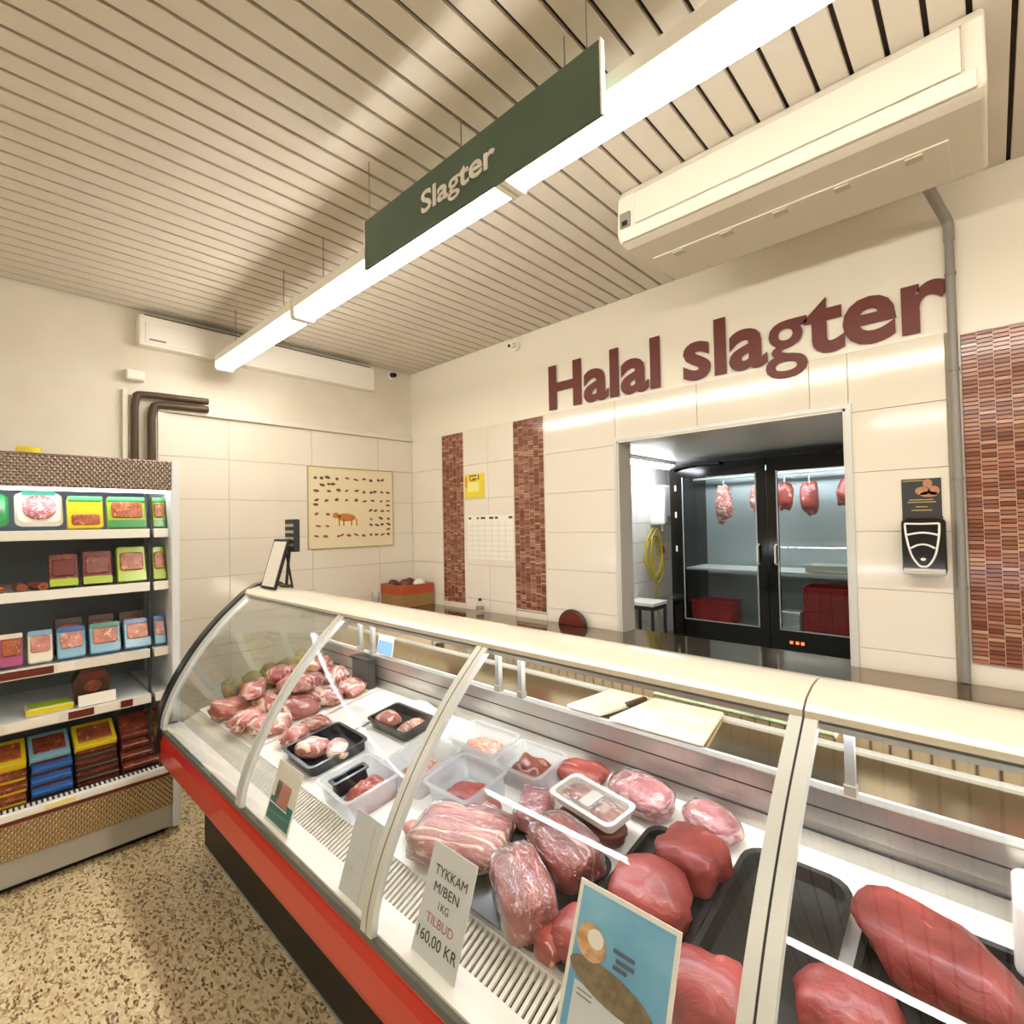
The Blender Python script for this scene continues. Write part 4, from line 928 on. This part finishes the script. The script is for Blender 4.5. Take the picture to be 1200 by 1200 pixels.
# foam tray
t = lthing('foam_tray', 'white foam tray of pink meat slices set across dark tray', 'foam tray', (-.815, 1.165, dz(1.165)+.062), (SL, 0, R(-10)))
open_tray(.235, .115, .03, .004, .008, .012, .022).build('shell', 'white', t, smooth=35)
for i, (dx, dy, w, m) in enumerate(((-.075, .0, .05, 'beef_pale'), (-.045, .01, .05, 'beef_pale'), (.045, .0, .055, 'poultry'), (.08, -.005, .045, 'poultry'))):
    b = blob((w, .075, .018), 40+i, .2, flat=.4, sub=2)
    for v in b.v: v.x += dx; v.y += dy; v.z += .008
    b.build('slice', m, t, smooth=80)
box((-.02, -.03, .0285), (.02, .03, .0295)).build('label', 'paper_white', t); MB().prism(rrect(-.112, .112, -.052, .052, .02), .029, .0298, 'z').build('cling_film', 'film', t)
tag(chunk('meat_piece', 'meat under the white foam tray', 'beef_dark', -.815, 1.165, (.20, .10, .055), 28), 'dark meat block that carries the white foam tray', 'meat')
# clear tubs and what is in them
def tub(label, x, y, w, d, h, rz=0.):
    return tray('clear_tub', label, 'tub_plastic', x, y, w, d, h, 'translucent plastic tubs', rz, r=.022, taper=.016, cat='tub')
def fill(name, label, m, x, y, w, d, h, seed, rz=0., amp=.3, rough=True, cat='meat'):
    t = lthing(name, label, cat, (x, y, dz(y)+.006), (SL, 0, R(rz)))
    n = 22; vs, fs = [], []
    for i in range(n+1):
        for j in range(n+1):
            u, v = i/n-.5, j/n-.5; e = max(0, 1-(2*abs(u))**4)*max(0, 1-(2*abs(v))**4)
            q = Vector((u*w, v*d, seed)); z = h*e*(.75+amp*noise.noise(q*26))+(.006*noise.noise(q*120) if rough else 0)*e
            vs.append((u*w, v*d, max(z, .0)))
    o = (n+1)**2
    fs = [(i*(n+1)+j, (i+1)*(n+1)+j, (i+1)*(n+1)+j+1, i*(n+1)+j+1) for i in range(n) for j in range(n)]
    rim_ = [i*(n+1) for i in range(n+1)]+[n*(n+1)+j for j in range(1, n+1)]+[i*(n+1)+n for i in range(n-1, -1, -1)]+[j for j in range(n-1, 0, -1)]
    MB().add(vs, fs+[tuple(rim_)]).build('flesh', m, t, smooth=80); return t
tub('clear tub of pale mince at the back of the tub cluster', -1.335, 1.265, .24, .155, .072); fill('minced_meat', 'pale minced meat in the rearmost clear tub', 'mince_pale', -1.335, 1.265, .19, .11, .055, 3)
tub('clear tub holding dark liver', -1.105, 1.25, .20, .165, .072); fill('liver', 'dark brown liver in a clear tub', 'liver', -1.105, 1.25, .155, .12, .075, 4, rough=False, cat='liver')
tub('clear tub with one flat red steak', -1.21, 1.07, .21, .19, .080); chunk('steak', 'flat red steak at the bottom of a clear tub', 'beef_smooth', -1.20, 1.06, (.14, .11, .04), 5, 30, .006)
tub('clear tub of pale scraps behind the second glass joint', -1.425, 1.065, .20, .21, .080); fill('meat_scraps', 'pale meat scraps in a clear tub', 'mince_pale', -1.425, 1.065, .15, .15, .06, 6)
tub('clear tub of red mince nearest the front glass', -1.525, .885, .225, .20, .075, -3); fill('minced_meat', 'red minced meat in the front clear tub', 'mince', -1.495, .90, .135, .14, .065, 7, -3)
box_ = tray('black_tray', 'black inner tray standing in the mince tub', 'black_plastic', -1.60, .89, .05, .13, .05, BT, -3, r=.01, taper=.006); box_.location.z += .006
# middle black trays with pale meat
tray('black_tray', 'black tray of pale meat in front of the white sheets', 'black_plastic', -1.90, .955, .26, .24, .04, BT, -2, r=.025)
chunk('meat_piece', 'pale pink piece in the black tray by the second joint', 'poultry', -1.94, .92, (.13, .10, .055), 30, 20, .006); chunk('meat_piece', 'pink and white piece across the same black tray', 'poultry_pale', -1.83, .97, (.13, .08, .055), 31, -30, .006)
tray('black_tray', 'black tray of chopped meat beneath the white sheet edge', 'black_plastic', -1.80, 1.23, .27, .16, .04, BT, 0, r=.02)
chunk('meat_piece', 'small pale piece in the rear black tray', 'poultry', -1.86, 1.21, (.11, .08, .05), 32, 0, .006); fill('chopped_meat', 'pale chopped meat in the rear black tray', 'mince_pale', -1.735, 1.245, .11, .11, .03, 8)
# white plastic sheets
def ply(label, x0, x1, y0, y1, seed, hump):
    n = 18; vs, fs = [], []
    for i in range(n+1):
        for j in range(n+1):
            x, y = x0+(x1-x0)*i/n, y0+(y1-y0)*j/n
            e = max(0, 1-((2*i/n-1)**2))*max(0, 1-((2*j/n-1)**2)); z = dz(y)+.004+hump*e*(.6+.8*noise.noise(Vector((x*5, y*5, seed))))+.004*abs(noise.noise(Vector((x*22, y*22, seed))))
            vs.append((x, y, z))
    fs = [(i*(n+1)+j, (i+1)*(n+1)+j, (i+1)*(n+1)+j+1, i*(n+1)+j+1) for i in range(n) for j in range(n)]
    o = MB().add(vs, fs).build('plastic_sheet', 'white', smooth=80)
    s_ = o.modifiers.new('thickness', 'SOLIDIFY'); s_.thickness = .0025; s_.offset = 1
    tag(o, label, 'plastic sheet', 'white plastic sheets')
ply('flat white plastic sheet beside the heap of poultry pieces', -2.20, -1.955, 1.09, 1.38, 1, .05)
ply('humped white plastic sheet behind the chopped meat tray', -1.95, -1.66, 1.315, 1.392, 2, .07)
ply('white plastic sheet under the heap of poultry pieces', -2.86, -2.21, .815, 1.385, 3, .0)
# heap of poultry
HP = [(-2.66, .865, .0, .20, .14, .08), (-2.45, .86, .0, .19, .13, .075), (-2.30, .90, .0, .17, .13, .075), (-2.70, 1.0, .01, .20, .16, .10), (-2.52, 1.0, .0, .20, .16, .09), (-2.34, 1.04, .0, .19, .15, .085),
      (-2.68, 1.16, .02, .2, .15, .10), (-2.50, 1.15, .03, .19, .15, .10), (-2.32, 1.17, .0, .18, .13, .08), (-2.62, 1.28, .03, .2, .12, .09), (-2.45, 1.29, .02, .18, .12, .085), (-2.29, 1.29, .0, .16, .11, .07),
      (-2.60, 1.07, .095, .18, .13, .07), (-2.43, 1.07, .085, .17, .13, .065), (-2.12, .93, .0, .14, .11, .05), (-2.14, 1.03, .0, .12, .08, .045), (-2.56, .93, .08, .15, .10, .06), (-2.50, 1.21, .11, .16, .11, .06)]
for i, (x, y, l, a, b, c) in enumerate(HP):
    lab = 'pink raw poultry piece lying on top of the heap' if l > .075 else 'small pink poultry piece lying off the heap beside black tray' if x > -2.2 else 'pink raw poultry piece in the heap at the tiled end'
    chunk('poultry_piece', lab, 'poultry' if i % 3 else 'beef_pale', x, y, (a, b, c), 50+i, random.uniform(-60, 60), l+.005, False, 'heap of raw poultry pieces', .32, 2.3, freq=1.9)
t = thing('dark_bin', 'dark square bin at the back of the poultry heap', 'bin', (-2.28, 1.365, .80)); t.location = (0, 0, 0); ORG[t.name] = Vector((0, 0, 0))
box((-2.40, 1.345, .80), (-2.24, 1.386, .935)).build('body', 'charcoal', t, bevel=.006); box((-2.405, 1.34, .935), (-2.235, 1.386, .945)).build('rim', 'black_plastic', t)
t = thing('herb_bunch', 'olive green bundle standing in the counter end corner', 'herbs', (-2.80, 1.2, .78)); ORG[t.name] = Vector((-2.80, 1.2, .78))
mat('olive', '#6f6a3a', .7, c2='#8d8050', scale=30)
for i in range(5):
    b = blob((.12, .11, .13), 90+i, .35, 2.2, 2)
    for v in b.v: v.x += -2.83+.012*(i % 2); v.y += .93+.09*i; v.z += dz(.93+.09*i)+.062
    b.build('tuft', 'olive', t, smooth=80)
t = thing('white_block', 'white plastic block at the counter back beyond the largest roast', 'block', (.07, 1.30, .79)); ORG[t.name] = Vector((.07, 1.30, .79))
MB().prism(rrect(.005, .17, 1.25, 1.385, .02), dz(1.385)-.005, .925, 'z').build('body', 'white_gloss', t, bevel=.012, seg=3); box((.03, 1.2485, .85), (.06, 1.2505, .88)).build('mark', 'grey', t)
# cutting boards and knife on the worktop
CBD = [[(-1.055, 1.372), (-.925, 1.374), (-.885, 1.615), (-1.03, 1.605)], [(-.885, 1.366), (-.59, 1.372), (-.635, 1.635), (-.865, 1.62)]]
mat('board_white', '#f3ede0', .4, c2='#ecdcc0', scale=7, amount=.5)
for q, lab in zip(CBD, ('smaller white cutting board on the steel worktop', 'larger white stained cutting board on the steel worktop')):
    b = MB().quadbox([(x, y, .9815) for x, y in q], (0, 0, .012)).build('cutting_board', 'board_white', bevel=.004); tag(b, lab, 'cutting board', 'white cutting boards')
kn = lthing('kitchen_knife', 'brown-handled knife lying between the white cutting boards', 'knife', (-.905, 1.50, .9815), (0, 0, R(80)))
MB().prism([(-.12, -.006), (0, -.012), (.005, .008), (-.11, .004)], .002, .004, 'z').build('blade', 'steel', kn); MB().box((0, -.010, 0), (.10, .008, .016)).build('handle', 'brown_pipe', kn, bevel=.004)

# ------------------------------------------------------------------ cards behind the front glass
def card(name, label, x0, x1, z0, z1, m, group=None, gap=.014, cat='price card'):
    t = thing(name, label, cat, ((x0+x1)/2, gy(z0)+gap, z0), group)
    y0, y1 = gy(z0)+gap, gy(z1)+gap
    up = Vector((0, y1-y0, z1-z0)); h = up.length; up.normalize(); nrm = Vector((0, -up.z, up.y))
    def f(u, v, d): return Vector((x0, y0, z0))+Vector((1, 0, 0))*u+up*v+nrm*d
    MB().quadbox([f(0, 0, 0), f(x1-x0, 0, 0), f(x1-x0, h, 0), f(0, h, 0)], tuple(-nrm*.002)).build('sheet', m, t)
    def patch(nm, u0, u1, v0, v1, mm, d=.0006): MB().quadbox([f(u0, v0, d), f(u1, v0, d), f(u1, v1, d), f(u0, v1, d)], tuple(-nrm*.0006)).build(nm, mm, t)
    def oval(nm, u, v, ru, rv, rot, mm, d=.0012):
        pts = [(u+ru*math.cos(R(a))*math.cos(rot)-rv*math.sin(R(a))*math.sin(rot), v+ru*math.cos(R(a))*math.sin(rot)+rv*math.sin(R(a))*math.cos(rot)) for a in range(0, 360, 15)]
        n = len(pts); MB().add([f(a, b, d) for a, b in pts]+[f(a, b, d-.0008) for a, b in pts], [tuple(range(n)), tuple(range(n, 2*n))[::-1]]).build(nm, mm, t)
    return t, f, h, patch, oval
mat('card_grey', '#d2d6d8', .5); mat('card_blue', '#63a9cf', .45, c2='#84bfdb', scale=8); mat('ink_blue', '#4d5a70', .6); mat('ink_red', '#c07a78', .6); mat('teal_print', '#3f7c7a', .5); mat('food_brown', '#6a5a40', .6, c2='#857556', scale=60); mat('food_tan', '#c08a58', .5, c2='#e2b98a', scale=60); mat('food_pink', '#c98a80', .5)
t, f, h, patch, oval = card('price_card', 'small card with meat photo and teal lower half', -1.745, -1.575, .664, .835, 'paper_white', 'cards behind the front glass')
patch('teal_print', .008, .162, .01, .075, 'teal_print'); patch('white_line', .008, .13, .055, .059, 'paper_white', .0012); patch('photo', .05, .125, .062, .125, 'food_pink', .0015); patch('photo', .03, .06, .075, .125, 'food_brown', .0018)
t, f, h, patch, oval = card('price_card', 'blank grey folded card beside the middle glass joint', -1.262, -1.115, .664, .845, 'card_grey', 'cards behind the front glass')
patch('fold_line', .09, .092, 0, h*.95, 'ink_pale'); patch('faint_text', .02, .08, .10, .102, 'ink_pale'); patch('faint_text', .02, .08, .06, .062, 'ink_pale')
t, f, h, patch, oval = card('price_card', 'grey price card printed 160,00 KR on the air grille', -.967, -.822, .664, .868, 'card_grey', 'cards behind the front glass', gap=.03)
for tx, v, hh, u0, w, mm in (('TYKKAM', .158, .019, .022, .106, 'ink'), ('M/BEN', .126, .019, .03, .082, 'ink'), ('1KG', .098, .015, .055, .034, 'ink_blue'), ('TILBUD', .066, .018, .025, .09, 'ink_red'), ('160,00 KR', .030, .022, .008, .13, 'ink')):
    word(tx, mm, t, lambda u, q, d, u0=u0, v=v: f(u0+u, v+q, .0004+d), hh, w, 'text_line', .0, True, .0005)
t, f, h, patch, oval = card('poster_card', 'blue poster card showing a long filled roll in front of roasts', -.572, -.378, .664, .945, 'paper_white', 'cards behind the front glass')
patch('blue_ground', .008, .186, .008, h-.008, 'card_blue'); patch('pale_panel', .022, .16, .012, .16, 'card_grey', .0012)
oval('roll_photo', .088, .175, .082, .024, -.12, 'food_brown', .002); oval('roll_end_photo', .042, .222, .03, .026, -.3, 'food_tan', .0026); oval('sauce_photo', .05, .23, .016, .014, 0, 'paper_white', .0032)
oval('dish_photo', .085, .075, .045, .02, 0, 'food_pink', .002)
for i, (u, v, w) in enumerate(((.085, .228, .040), (.092, .216, .034), (.088, .206, .026))): patch('text_line', u, u+w, v, v+.006, 'ink_blue', .0022)
for v in (.15, .143): patch('text_line', .03, .06, v, v+.002, 'grey', .002)
